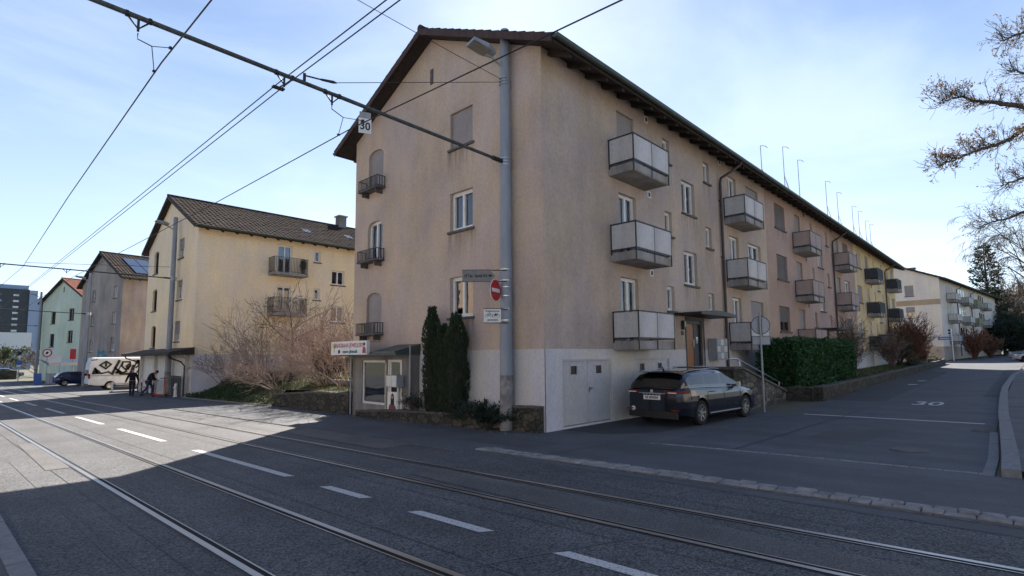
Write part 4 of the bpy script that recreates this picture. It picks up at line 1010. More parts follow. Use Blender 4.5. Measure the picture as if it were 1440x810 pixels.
for i,(x,zt) in enumerate(((21.57,14.05),(25.69,15.15),(28.8,15.1),(35.81,15.25),(39.24,15.1),(44.5,15.0),(46.9,15.0),(49.8,14.6),(51.8,14.6))):
    mast(x,1.5,zt,mn[i],-.1,i not in (2,))

# ------------------------------------------------------------------ poles, span beams, wires, signs
def catenary_pole(x,y,zt,label,r0=.185,r1=.125,lamp=None,lean=(0,0),group='tram poles along the main road'):
    g_=gz(x,y); rt=empty('tram_pole',(x,y,g_),0,label,'tram pole',group); h=zt-g_
    P=lambda t:(lean[0]*t,lean[1]*t,h*t)
    MB().tube([P(.13),P(1)],[r0*.96,r1],20).build('shaft',M['pole'],rt,smooth=True,ang=50)
    MB().tube([(0,0,-.1),P(.13)],[r0,r0*.965],20).build('foot',M['poleconc'],rt,smooth=True,ang=50)
    cp=MB(); cp.lathe([(r1,0),(r1*.9,.03),(.02,.05)],16,P(1)); cp.build('cap',M['pole'],rt)
    if lamp:
        lx,ly,lz=lamp; a=math.atan2(ly,lx); F=T(lean[0]*.9,lean[1]*.9,lz-g_,a)
        ab=MB(F); ab.tube([(r1*.6,0,-.22),(.45,0,-.02),(.62,0,.0)],.035,8); am=ab.build('lamp_arm',M['galv'],rt)
        hb=MB(F@Matrix.Rotation(R(-9),4,'Y')@Matrix.Diagonal((.85,1.35,1,1))); hb.add([(.45,-.10,-.03),(.45,.10,-.03),(.45,.10,.08),(.45,-.10,.08),(1.35,-.16,-.02),(1.35,.16,-.02),(1.35,.16,.06),(1.35,-.16,.06),(.8,-.17,-.04),(.8,.17,-.04),(.8,.15,.12),(.8,-.15,.12)],
              [(0,3,2,1),(0,1,9,8),(1,2,10,9),(2,3,11,10),(3,0,8,11),(8,9,5,4),(9,10,6,5),(10,11,7,6),(11,8,4,7),(4,5,6,7)]); lh=hb.build('lamp_head',M['galv'],am)
        MB(F@Matrix.Rotation(R(-9),4,'Y')@Matrix.Diagonal((.85,1.35,1,1))).box(.72,-.13,-.055,1.30,.13,-.042).build('lamp_lens',M['lum'],lh)
    return rt
pA=catenary_pole(-.24,1.15,11.14,'grey tram pole with signs and lamp in front of the beige gable',lamp=(-.98,.2,10.25),r0=.19,r1=.135,lean=(.03,0))
pB=catenary_pole(-.85,31.0,11.2,'grey tram pole with lamp beside the cream house, red scooter at its foot',lamp=(-1,0,10.6),lean=(.02,0))
pC=catenary_pole(-1.6,56.5,10.3,'grey tram pole between the blue car and the graffiti van',lamp=(-1,-.1,9.7))
pD=catenary_pole(-2.7,85.2,10.9,'grey tram pole farthest down the road, left of the mint house',lamp=(-1,0,10.4))
def collar(pole,z,r=.15):
    g_=pole.location.z; mb=MB()
    for dz in (-.09,0,.09): mb.tube([(0,0,z+dz-g_-.012),(0,0,z+dz-g_+.012)],r,20)
    mb.box(r-.02,-.04,z-g_-.13,r+.09,.04,z-g_+.13)
    mb.build('clamp',M['steel'],pole)
for p_,zs in ((pA,(7.30,9.62)),(pB,(7.16,)),(pC,(6.35,))):
    for z in zs: collar(p_,z,.155)
def span_beam(p0,p1,label,r=.042,hang=()):
    p0=Vector(p0);p1=Vector(p1); rt=empty('span_beam',p0,0,label,'span beam','horizontal span beams over the tracks'); d=p1-p0
    MB().tube([(0,0,0),d],r,12).build('beam',M['beam'],rt,smooth=True,ang=50)
    sk=MB(); sk.tube([(0,0,0),d.normalized()*.35],r*1.5,10); sk.build('end_joint',M['black'],rt)
    for X in hang:
        t=(X-p0.x)/d.x; c=d*t; hb=MB(); hb.tube([c+Vector((-.16,0,-.02)),c+Vector((0,0,-.2)),c+Vector((.16,0,-.02))],.016,6); hb.tube([c+Vector((0,0,-.04)),c+Vector((0,0,-.24))],.02,6)
        for q in (-.16,.16): hb.tube([c+Vector((q-.02,0,0)),c+Vector((q+.02,0,0))],r*1.3,10)
        hb.build('hanger',M['black'],rt)
    return rt
span_beam((-.36,1.15,7.30),(-11.9,1.15,7.59),'dark span beam with a 30 plate fixed to the tram pole at the beige gable',hang=(-8.77,-6.38,-5.38))
span_beam((-1.0,31,7.16),(-12.2,31,7.18),'thin span beam over the tracks fixed to the tram pole at the cream house',.035,hang=(-9.0,-6.2))
span_beam((-1.75,56.5,6.33),(-12.9,56.5,6.6),'span beam fixed to the tram pole between blue car and van',.035,hang=(-9.5,-6.7))
span_beam((-2.8,85.2,6.4),(-13.9,85.2,6.6),'farthest span beam over the tracks at the mint house',.035)
for i,(x,y) in enumerate(((-12.1,1.15),(-12.4,31),(-13.1,56.5),(-14.1,85.2))):
    catenary_pole(x,y,9.6,('tram pole','tram pole','tram pole','tram pole')[i]+' on the near pavement carrying the span beam opposite '+('the beige gable','the cream house','the graffiti van','the mint house')[i])
def wire(name,pts,label,r=.011,cat='wire',group='overhead wires over the tram tracks',sag=0):
    P=[Vector(p) for p in pts]
    if sag and len(P)==2:
        a,b=P; P=[a.lerp(b,i/12)-Vector((0,0,4*sag*(i/12)*(1-i/12))) for i in range(13)]
    o=MB().tube(P,r,5).build(name,M['wire']); return tag(o,label,cat,group)
# contact wires (running with the tracks)
wire('contact_wire',[(-4.6,-9,6.5),(-4.75,-5.2,6.60),(-4.95,1.1,6.80),(-5.15,8.8,6.76),(-5.9,31,6.75),(-6.6,57,6.2),(-7.5,86,6.1),(-9,130,6)],'contact wire nearest the houses, passing below the lamp of the gable pole',.012)
wire('contact_wire',[(-6.2,-9,7.25),(-6.55,1.0,7.17),(-7.0,30.8,7.05),(-7.9,57,6.4),(-9,86,6.3)],'left one of the two parallel wires in the middle of the road',.011)
wire('contact_wire',[(-6.05,-9,7.25),(-6.42,1.0,7.17),(-6.9,30.8,7.05),(-7.8,57,6.4),(-8.9,86,6.3)],'right one of the two parallel wires in the middle of the road',.011)
wire('contact_wire',[(-8.25,-9,6.75),(-8.42,1.15,6.88),(-8.35,12,6.95),(-8.1,31,7.08),(-9.6,57,6.2),(-10.5,86,6.1)],'contact wire over the track nearest the camera, leftmost wire',.012)
wire('stay_wire',[(-.36,1.15,9.66),(-9.0,1.6,10.35)],'upper stay wire with insulator from the gable pole to the left',.008,sag=.05)
wire('stay_wire',[(-.36,1.15,9.58),(-5.30,1.15,7.70)],'lower stay wire from the gable pole down to its span beam',.008)
wire('stay_wire',[(-1.0,31,7.9),(-8.0,31,7.35)],'thin stay wire above the span beam at the cream house',.012)
for n_,(x,y,z) in enumerate(((-8.77,1.15,7.24),(-5.38,1.15,7.2))):
    xe,ze=((-8.43,6.9),(-4.98,6.80))[n_]
    mb=MB(); mb.tube([(x,y,z),(x-.0,y,z-.10),(xe-.14,y,ze+.2)],.010,5); mb.tube([(xe-.14,y,ze+.2),(xe,y-.55,ze)],.007,4); mb.tube([(xe-.14,y,ze+.2),(xe,y+.45,ze)],.007,4)
    for q in (-.55,.45): mb.tube([(xe,y+q-.03,ze-.01),(xe,y+q+.03,ze+.01)],.026,6)
    tag(mb.build('wire_hanger',M['wire']),('forked hanger holding the leftmost contact wire','forked hanger left of the 30 plate holding the contact wire')[n_],'wire hanger','wire hangers below the near span beam')
mb=MB(); mb.tube([(-6.38,1.15,7.26),(-6.48,1.15,7.16)],.014,5); mb.box(-6.60,1.1,7.13,-6.38,1.2,7.16)
tag(mb.build('wire_hanger',M['wire']),'short clamp under the near span beam holding the two parallel wires','wire hanger','wire hangers below the near span beam')
ib=MB(); ib.tube([(-5.28,1.15,7.70),(-5.36,1.15,7.69),(-5.60,1.15,7.65),(-5.68,1.15,7.64)],[.012,.032,.026,.012],8); ib.tube([(-5.66,1.15,7.64),(-5.98,1.15,7.60)],.016,6); ib.tube([(-5.98,1.15,7.46),(-5.98,1.15,7.64)],.03,6); tag(ib.build('insulator',M['black']),'black insulator on a short bracket above the span beam','insulator')

def RX(a): return Matrix.Rotation(a,4,'X')
def sign_at(x,y,z,rz): return T(x,y,z,rz)     # face looks along local -y
s30=empty('speed_plate',(-4.63,1.10,7.12),0,'small white plate reading 30 hanging from the near span beam','sign')
F=Matrix.Rotation(R(-20),4,'Z')
MB(F).box(-.135,-.008,-.335,.135,.008,0).build('plate',M['white'],s30); MB(F).box(-.12,-.01,0,.12,.01,.14).build('bracket',M['galv'],s30)
lettering('30',.24,M['ink'],s30,F@Matrix.Translation((0,-.011,-.18))@RX(PI/2),bold=.004,sx=.95)
SY=R(-47)
ds=empty('direction_sign',(-.24,1.15,4.09),SY,'weathered grey direction board with arrow tip on the gable tram pole','sign','signs clamped to the gable tram pole')
b_=MB(); b_.prism([(-1.16,-.16),(-.44,-.16),(-.27,.0),(-.44,.16),(-1.16,.16)],-.23,-.21); b_.build('board',M['signgrey'],ds)
for q in ((-1.165,-.168,-.43,-.15),(-1.165,.15,-.43,.168)): MB().box(q[0],-.237,q[1],q[2],-.231,q[3]).build('board_rim',M['sill'],ds)
for z in (.15,-.15): MB().tube([(-.60,-.20,z),(.02,-.20,z),(.02,-.1,z)],.012,6).build('bracket',M['darkframe'],ds)
lettering('Uf Tax - Sampf AG',.12,M['ink'],ds,Matrix.Translation((-.80,-.233,0))@RX(PI/2),bold=.003,sx=.66)
b_=MB(); b_.prism([(-.43,-.045),(-.34,0),(-.43,.045)],-.236,-.231); b_.prism([(-.47,-.012),(-.43,-.012),(-.43,.012),(-.47,.012)],-.236,-.231); b_.build('arrow',M['ink'],ds)
ne=empty('no_entry_sign',(-.24,1.15,3.68),R(18),'round red no entry sign on the gable tram pole','sign','signs clamped to the gable tram pole')
D=(-.42,.10,0)
MB().disc((D[0],D[1],0),.30,(0,1,0),.012,32).build('rim',M['white'],ne)
MB().disc((D[0],D[1]-.008,0),.283,(0,1,0),.008,32).build('disc',M['red'],ne)
MB().box(D[0]-.22,D[1]-.018,-.05,D[0]+.22,D[1]-.0125,.05).build('bar',M['white'],ne)
for z in (.12,-.12): MB().tube([(D[0],D[1]+.02,z),(0,D[1]+.02,z)],.014,6).build('bracket',M['darkframe'],ne)
bp=empty('supplementary_plate',(-.24,1.15,3.02),R(-38),'small white plate with two cycle symbols below the no entry sign','sign','signs clamped to the gable tram pole')
MB().box(-.62,-.235,-.19,-.17,-.22,.17).build('plate',M['white'],bp)
b_=MB()
for q in ((-.63,.17,-.12,.19),(-.63,-.21,-.12,-.19)): b_.box(q[0],-.24,q[1],q[2],-.215,q[3])
b_.build('rim',M['darkframe'],bp)
lettering('Ausgenommen',.075,M['ink'],bp,Matrix.Translation((-.395,-.237,.115))@RX(PI/2),bold=.001,sx=.85)
lettering('gestattet',.085,M['ink'],bp,Matrix.Translation((-.395,-.237,-.12))@RX(PI/2),bold=.001,sx=.9)
b_=MB()
def ring(mb,cx,cz,r,y,t=.008):
    n=16
    for i in range(n):
        a,b=2*PI*i/n,2*PI*(i+1)/n
        mb.quad((cx+r*math.cos(a),y,cz+r*math.sin(a)),(cx+r*math.cos(b),y,cz+r*math.sin(b)),(cx+(r+t)*math.cos(b),y,cz+(r+t)*math.sin(b)),(cx+(r+t)*math.cos(a),y,cz+(r+t)*math.sin(a)))
def bike(mb,x,z,s,y):
    ring(mb,x-.055*s,z-.02*s,.032*s,y); ring(mb,x+.055*s,z-.02*s,.032*s,y)
    for a,b in (((-.055,-.02),(-.02,.03)),((-.02,.03),(.035,.03)),((.035,.03),(.055,-.02)),((-.02,.03),(.0,-.02)),((0,-.02),(.035,.03)),((-.055,-.02),(0,-.02)),((.035,.03),(.03,.05)),((-.03,.045),(-.01,.045))):
        d=Vector((b[0]-a[0],0,b[1]-a[1])).normalized(); n_=Vector((-d.z,0,d.x))*.004*s; A=Vector((x+a[0]*s,y,z+a[1]*s)); B=Vector((x+b[0]*s,y,z+b[1]*s))
        mb.quad(A+n_,B+n_,B-n_,A-n_)
bike(b_,-.49,.01,1.1,-.2365); bike(b_,-.30,.01,1.1,-.2365); b_.box(-.34,-.2368,.0,-.27,-.2362,.03)
b_.build('cycle_symbols',M['ink'],bp)
for z in (.17,-.20): MB().tube([(-.3,-.21,z),(.02,-.21,z),(.02,-.1,z)],.014,6).build('bracket',M['darkframe'],bp)
b_=MB()
for z in (4.28,3.98,3.80,3.56,3.20,2.90): b_.tube([(0,0,z-.01-gz(0,1.15)),(0,0,z+.012-gz(0,1.15))],.172,20)
b_.build('band',M['steel'],pA)
# signs of the side road seen from behind
sp=empty('sign_post',(7.97,-2.6,gz(8,-2.6)),0,'steel post with the backs of a round and a rectangular sign beside the dark car','sign')
MB().tube([(0,0,-.1),(.02,0,3.3)],.032,10).build('post',M['galv'],sp)
F=T(.09,0,0,R(-52))
for nm,bb in (('round_sign',MB(F).disc((0,.05,2.86),.31,(0,1,0),.012,32)),('plate',MB(F).box(-.30,.045,2.20,.30,.056,2.50))):
    bb.build(nm,M['signback'],sp)
b_=MB(F); ring(b_,0,2.86,.29,.035,.02); b_.box(-.035,.0,2.5,.035,.043,3.2)
for q in ((-.30,2.2,.30,2.215),(-.30,2.485,.30,2.5),(-.30,2.215,-.285,2.485),(.285,2.215,.3,2.485)): b_.box(q[0],.03,q[1],q[2],.044,q[3])
b_.build('sign_rim',M['darkframe'],sp)
# street name sign at the far junction
sn=empty('street_name_sign',(73.6,-2.4,gz(73,-2)),0,'blue street name board on a white post before the off white house','sign')
MB().tube([(0,0,0),(0,0,3.9)],.04,8).build('post',M['white'],sn)
MB().box(-.02,.1,2.55,.02,1.35,2.95).build('board',M['blue_board'],sn)
lettering('Rautistrasse',.22,M['white'],sn,Matrix.Translation((-.025,.72,2.75))@Matrix.Rotation(-PI/2,4,'Z')@RX(PI/2),sx=.8)
for z in (3.35,3.7): MB().disc((-.05,.22,z),.13,(1,0,0),.02).build('small_disc',M['ink'],sn)

# ------------------------------------------------------------------ gardens, walls
def bankz(X,Y):
    # lawn level rises from the pavement into the garden; steep bank where there is no wall
    g0=gz(X,Y); top=.95+.15*noise.noise(Vector((X*.3,Y*.3,0)))
    if Y<15.3: base=.52+.02*(15.3-Y); t=clamp((X+.1)/2.2,0,1)
    else: base=g0+.02; t=clamp((X+.75)/3.2,0,1)
    t=t*t*(3-2*t); return base+(top-base)*t+.05*noise.noise(Vector((X*1.7,Y*1.7,2)))*min(1,t*4+.15)
mb=MB(); xs=[-.1+.0*i for i in range(1)]; nx,ny=46,60
V_=[];
for j in range(ny+1):
    Y=9.56+(27.2-9.56)*j/ny; xl=-.05 if Y<15.25 else -.62-.035*(Y-15.3)
    for i in range(nx+1):
        t=i/nx; X=xl+(34-xl)*t**2.2; V_.append((X,Y,bankz(X,Y) if i else (bankz(X,Y) if Y<15.25 else gz(X,Y)+.01)))
mb.add(V_,[(j*(nx+1)+i,j*(nx+1)+i+1,(j+1)*(nx+1)+i+1,(j+1)*(nx+1)+i) for j in range(ny) for i in range(nx)])
o=mb.build('garden_bank',M['grass'],smooth=True); o['kind']='structure'
# terrace garden along the side road
mb=MB(); V_=[]; nx,ny=70,6
def tz(X,Y): return gz(X,Y)+.30+.12*clamp((Y+2.8)/2,0,1)+.03*noise.noise(Vector((X,Y,1)))
for j in range(ny+1):
    for i in range(nx+1):
        X=12.9+(52.8-12.9)*i/nx; Y=-2.72+(2.70)*j/ny; V_.append((X,Y,tz(X,Y)))
mb.add(V_,[(j*(nx+1)+i,j*(nx+1)+i+1,(j+1)*(nx+1)+i+1,(j+1)*(nx+1)+i) for j in range(ny) for i in range(nx)])
o=mb.build('terrace_lawn',M['grass'],smooth=True); o['kind']='structure'
o=sheet('verge_lawn',M['grass'],[[(52.9,-2.5),(60.5,-2.4),(62.5,2),(62.5,20),(53.4,20)],[(74.3,-1.6),(74.2,-2.3),(130,-8.8),(130,-7.4)]],.05)
def rubble_wall(name,pts,th,hs,label,mat='stone_dark',cap='stonecap',capth=.07,group=None,rough=.02,step=.35):
    """free-standing rubble wall with an uneven face and a coping; pts = ground line, hs = height above ground at each point"""
    rt=empty(name,(pts[0][0],pts[0][1],gz(*pts[0])),0,label,'stone wall',group); ox,oy,oz=rt.location
    mb=MB(); cp=MB(); rnd=random.Random(len(pts)+int(pts[0][0]*10))
    for (p0,p1,h0,h1) in zip(pts,pts[1:],hs,hs[1:]):
        d=Vector((p1[0]-p0[0],p1[1]-p0[1])); n=max(1,int(d.length/step)); u=d.normalized(); q=Vector((-u.y,u.x))*th/2
        for i in range(n):
            a=Vector(p0)+d*i/n; b=Vector(p0)+d*(i+1)/n; ha=h0+(h1-h0)*i/n; hb=h0+(h1-h0)*(i+1)/n
            ga,gb=gz(a.x,a.y),gz(b.x,b.y); e=[rnd.uniform(-rough,rough) for _ in range(4)]
            L4=[(a-q,ga),(b-q,gb),(b+q,gb),(a+q,ga)]; H4=[ha,hb,hb,ha]
            mb.add([(p.x-ox,p.y-oy,g_-.15-oz) for p,g_ in L4]+[(p.x-ox,p.y-oy,g_+h_-oz) for (p,g_),h_ in zip(L4,H4)],[(0,3,2,1),(4,5,6,7),(0,1,5,4),(1,2,6,5),(2,3,7,6),(3,0,4,7)])
            q2=q*1.12; L4=[(a-q2+u*.006,ga),(b-q2-u*.006,gb),(b+q2-u*.006,gb),(a+q2+u*.006,ga)]
            if capth: cp.add([(p.x-ox,p.y-oy,g_+h_+.002-oz) for (p,g_),h_ in zip(L4,H4)]+[(p.x-ox,p.y-oy,g_+h_+capth+k_*.6-oz) for (p,g_),h_,k_ in zip(L4,H4,e)],[(0,3,2,1),(4,5,6,7),(0,1,5,4),(1,2,6,5),(2,3,7,6),(3,0,4,7)])
    mb.build('masonry',M[mat],rt)
    if capth: cp.build('coping',M[cap],rt)
    return rt
rubble_wall('garden_wall',[(-.33,8.95),(-.33,12),(-.40,15.3)],.30,[.70,.66,.50],'dark rubble garden wall left of the shop')
rubble_wall('planter_wall',[(-.50,1.55),(-.55,4),(-.52,6),(-.62,8.0)],.24,[.36,.32,.26,.16],'low dark stone edging of the bed with the dark cypresses',capth=.06)
rubble_wall('corner_wall',[(-.14,.04),(-.14,.94)],.22,[.62,.60],'short dark rubble wall between the tram pole and the corner of the beige house',capth=.05)
o=sheet('planting_bed',M['soil'],[[(-.48,1.55),(-.03,1.0),(-.03,5.3),(-.42,5.5),(-.45,8.0)]],.24)
rubble_wall('terrace_wall',[(13.0,-2.95),(24,-2.80),(38,-2.72),(52,-2.68),(60.4,-2.6)],.30,[.50,.42,.42,.45,.50],'long low mossy stone wall along the left edge of the side road',mat='stone_dark',cap='leaf_bush' and 'stonecap',capth=.05)
rubble_wall('terrace_wall',[(12.7,-.75),(12.85,-2.8)],.25,[.45,.5],'short stone wall at the foot of the entrance stairs before the hedge',capth=.05)
o=MB().box(1.0,10.2,.78,1.3,13.6,.98).build('garden_step',M['concrete']); tag(o,'pale concrete garden edge on the lawn behind the garden wall','garden edge')

# ------------------------------------------------------------------ plants
def rdir(rnd):
    while True:
        v=Vector((rnd.uniform(-1,1),rnd.uniform(-1,1),rnd.uniform(-1,1)))
        if .05<v.length<1: return v.normalized()
def leaf(mb,p,d,l,w,rnd):
    a=d.normalized(); b=a.cross(rdir(rnd))
    if b.length<.01: return
    b.normalize(); p=Vector(p); n=a.cross(b)*(w*.25)
    mb.add([p-b*w*.15,p+a*l*.5-b*w*.5+n,p+a*l,p+a*l*.5+b*w*.5+n],[(0,1,2,3)])
def branch(mb,p,d,L_,r,lv,rnd,P,tips,n=3):
    """one wavering limb and its children"""
    k=max(2,int(P.get('seg',3))); pts=[Vector(p)]; dd=Vector(d).normalized(); cur=Vector(p)
    for i in range(k):
        dd=(dd+rdir(rnd)*P['wav']+Vector((0,0,P['up'][min(lv,len(P['up'])-1)]))).normalized(); cur=cur+dd*(L_/k); pts.append(cur.copy())
    rmin=P['rmin']; mb.tube(pts,[max(rmin,r*(1-.62*i/k)) for i in range(k+1)],4 if lv==0 else 3,caps=False)
    if lv>=P['levels']: tips.append((pts[-1],dd)); tips.append((pts[-2],dd)); return
    for c in range(P['kids'][lv]):
        t=rnd.uniform(P.get('t0',.25),1); i=min(k-1,int(t*k)); q=pts[i].lerp(pts[i+1],t*k-i)
        ax=(pts[i+1]-pts[i]).normalized(); s=ax.cross(rdir(rnd)).normalized(); a=rnd.uniform(*P['ang'])
        branch(mb,q,ax*math.cos(a)+s*math.sin(a),L_*rnd.uniform(*P['len']),max(rmin,r*.5*(1-.5*t)),lv+1,rnd,P,tips)
    tips.append((pts[-1],dd))
def shrub(name,loc,H,Rr,stems,label,mat='twig',seed=1,P=None,r=.02,leafm=None,nl=0,lean=(0,0),group='bare shrubs of the gardens',cat='shrub',lsize=.05,spread=.55):
    rnd=random.Random(seed); P_=dict(seg=4,wav=.16,up=(.05,.04,.02),rmin=.006,levels=2,kids=(6,3),ang=(.3,.8),len=(.3,.55)); P_.update(P or {})
    rt=empty(name,loc,0,label,cat,group); mb=MB(); tips=[]
    for i in range(stems):
        a=rnd.uniform(0,2*PI); s=rnd.uniform(0,1)**.6*spread; h=H*rnd.uniform(.6,1.02)
        branch(mb,(math.cos(a)*.25*Rr*s,math.sin(a)*.25*Rr*s,-.05),(math.cos(a)*s*Rr/H*1.6+lean[0],math.sin(a)*s*Rr/H*1.6+lean[1],1),h*rnd.uniform(.85,1.1),r*rnd.uniform(.7,1.2),0,rnd,P_,tips)
    mb.build('stems',M[mat],rt)
    if leafm:
        lb=MB()
        for p,d in tips:
            for _ in range(nl): leaf(lb,p+rdir(rnd)*lsize*rnd.random()*1.5,d+rdir(rnd)*.9,lsize*rnd.uniform(.6,1.3),lsize*.6,rnd)
        if lb.v: lb.build('leaves',M[leafm],rt)
    return rt
bk=lambda X,Y:bankz(X,Y)
sh=[(.9,25.0,2.7,2.1,30,'twig_brown','dark brown bare shrub nearest the corner of the cream house',(.0,-.05)),
    (2.2,23.0,3.6,2.0,30,'twig_brown','taller dark bare shrub second from the cream house corner',(0,0)),
    (1.3,21.0,2.9,2.3,34,'twig','pale bare shrub leaning over the shaded bank, third from the cream house',(-.15,-.1)),
    (2.6,19.2,3.4,2.0,28,'twig_pink','reddish bare shrub left of the small tree',(-.1,0)),
    (.9,18.0,2.4,2.3,36,'twig','low pale bare shrub on the sunlit bank at the foot of the small tree',(-.2,.1)),
    (2.0,16.4,3.1,2.2,36,'twig_pink','dense reddish bare shrub between the small tree and the dark yew ball',(-.05,-.05)),
    (1.0,13.4,2.6,2.0,34,'twig','pale bare shrub in front of the yew ball above the garden wall',(-.1,.1)),
    (1.0,11.6,3.0,1.7,32,'twig_pink','bare shrub with reddish stems behind the garden wall, nearest the shop',(-.1,0)),
    (4.2,16.0,3.6,2.3,30,'twig_brown','bare brown shrub farthest back below the lower barred balcony',(0,0)),
    (3.4,13.0,3.2,2.0,26,'twig_brown','bare brown shrub at the back close to the beige house',(0,0))]
for i,(x,y,H,Rr,n,mt,lb,ln) in enumerate(sh):
    shrub('bare_shrub',(x,y,bk(x,y)),H*.93,Rr*1.5,int(n*.66),lb,mt,10+i,lean=ln,P=dict(kids=(7,4),rmin=.0065,up=(-.01,.02,.02),len=(.3,.6),wav=.2),spread=.75,r=.016)
lb=MB(); rnd=random.Random(31)
for i in range(7000):
    Y=16.5+10.4*rnd.random()**.7; X=-.55-.035*(Y-15.3)+rnd.random()**1.2*3.4
    if noise.noise(Vector((X*.9,Y*.5,3)))+.25*(Y-19)/6<-.05: continue
    leaf(lb,(X,Y,bankz(X,Y)+rnd.random()*.22),Vector((rnd.uniform(-1,1),rnd.uniform(-1,1),rnd.uniform(.1,1))),rnd.uniform(.06,.12),.06,rnd)
tag(lb.build('ground_cover',M['leaf_yew']),'dark evergreen ground cover on the shaded part of the garden bank','ground cover',kind='stuff')
# small tree under the lower balcony
def tree(name,loc,label,P,r,L_,mat='bark',leafm=None,nl=0,lsize=.1,seed=1,d=(0,0,1),group=None,ldown=0,extra=1,cat='tree',limbs=None):
    rnd=random.Random(seed); rt=empty(name,loc,0,label,cat,group); tips=[]
    tb=MB(); k=6; pts=[Vector((0,0,-.2))]; dd=Vector(d).normalized(); cur=Vector((0,0,-.2))
    for i in range(k):
        dd=(dd+rdir(rnd)*.06).normalized(); cur=cur+dd*L_/k; pts.append(cur.copy())
    tb.tube(pts,[r*(1-.75*i/k) for i in range(k+1)],10,caps=False); tb.build('trunk',M[mat],rt,smooth=True)
    mb=MB()
    for c in range(P['limbs']):
        t=rnd.uniform(P.get('tl',.3),1); i=min(k-1,int(t*k)); q=pts[i].lerp(pts[i+1],t*k-i); a=2*PI*c*.382*extra+rnd.uniform(-.3,.3); e=P['elev']+rnd.uniform(-.2,.25)
        prof=P.get('prof',lambda t:1.0)(t)
        branch(mb,q,(math.cos(a)*math.cos(e),math.sin(a)*math.cos(e),math.sin(e)),P['limb']*prof*rnd.uniform(.75,1.15),r*.42*(1.1-.6*t),0,rnd,P,tips)
    mb.build('crown' if not leafm else 'limbs',M[mat],rt)
    if leafm:
        lb=MB()
        for p,dv in tips:
            for _ in range(nl): leaf(lb,p+rdir(rnd)*lsize*1.6*rnd.random(),dv+rdir(rnd)*.8-Vector((0,0,ldown)),lsize*rnd.uniform(.6,1.4),lsize*.55,rnd)
        lb.build('crown',M[leafm],rt)
    return rt
tree('small_tree',(1.5,18.3,bk(1.5,18.3)),'small bare dark tree with a forked trunk under the lower barred balcony',dict(limbs=9,tl=.75,elev=.5,limb=2.3,seg=4,wav=.2,up=(.02,.03,.02),rmin=.008,levels=2,kids=(7,4),ang=(.4,.9),len=(.3,.55)),.11,2.9,'bark_dark',seed=5)
def leafball(rt,c,rad,n,mat,lsize,rnd,up=.3,name='foliage',core=True,shape=None,inner=.72):
    lb=MB()
    for i in range(n):
        v=rdir(rnd); k=inner+(1-inner)*rnd.random()**.5; k*=1+.12*noise.noise(v*2.3+Vector(c))
        p=Vector((c[0]+v.x*rad[0]*k,c[1]+v.y*rad[1]*k,c[2]+v.z*rad[2]*k))
        leaf(lb,p,v+rdir(rnd)*.7+Vector((0,0,up)),lsize*rnd.uniform(.6,1.4),lsize*.5,rnd)
    lb.build(name,M[mat],rt)
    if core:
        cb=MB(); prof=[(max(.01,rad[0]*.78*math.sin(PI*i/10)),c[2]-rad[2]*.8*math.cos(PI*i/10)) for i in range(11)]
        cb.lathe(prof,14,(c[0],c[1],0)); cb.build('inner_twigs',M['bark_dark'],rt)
rnd=random.Random(3)
yb=empty('yew_ball',(2.0,15.0,bk(2,15)),0,'clipped dark green yew ball among the pale bare shrubs','shrub'); leafball(yb,(0,0,.9),(.85,.85,.85),3800,'leaf_yew',.09,rnd)
eb=empty('evergreen_bush',(.9,10.2,bk(.9,10.2)),0,'tall evergreen bush squeezed between the beige house and the garden wall','shrub'); leafball(eb,(0,0,1.1),(.5,.55,1.2),2600,'leaf_bush',.10,rnd)
def column(loc,H,Rr,label,seed,n=5200,lean=(0,0)):
    rnd=random.Random(seed); rt=empty('columnar_cypress',loc,0,label,'cypress','dark columnar cypresses before the gable'); lb=MB()
    def rad(t,a): 
        base=(min(1,t*6+.55))*(1-max(0,(t-.72)/.28)**1.7*.86)
        return Rr*base*(1+.42*noise.noise(Vector((math.cos(a)*1.3,math.sin(a)*1.3,t*H*1.4+seed)))+.10*math.sin(a*5+seed))
    for i in range(n):
        t=rnd.random()**.95; a=rnd.uniform(0,2*PI); r_=rad(t,a)*(.72+.33*rnd.random()**.6)
        p=Vector((math.cos(a)*r_+lean[0]*t,math.sin(a)*r_+lean[1]*t,t*H))
        leaf(lb,p,Vector((math.cos(a)*.45,math.sin(a)*.45,1))+rdir(rnd)*.35,rnd.uniform(.05,.13),.035,rnd)
    for q in range(5):
        a=rnd.uniform(0,2*PI); p0=Vector((math.cos(a)*Rr*.4+lean[0],math.sin(a)*Rr*.4+lean[1],H*.93))
        for i in range(60): leaf(lb,p0+Vector((0,0,rnd.random()*.28))+rdir(rnd)*.03,Vector((0,0,1))+rdir(rnd)*.4,.08,.03,rnd)
    lb.build('foliage',M['leaf_thuja'],rt)
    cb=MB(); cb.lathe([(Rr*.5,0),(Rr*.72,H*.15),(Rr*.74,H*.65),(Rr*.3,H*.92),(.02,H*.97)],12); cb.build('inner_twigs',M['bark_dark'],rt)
    return rt
column((-.42,4.10,.18),3.2,.25,'tallest and leftmost dark columnar cypress before the gable',1,lean=(0,.05))
column((-.44,3.58,.18),2.6,.25,'middle dark columnar cypress, the slimmest and shortest',2,n=4200)
column((-.42,3.05,.18),2.92,.32,'right dark columnar cypress, just below the window sill',3,n=5600,lean=(0,-.04))
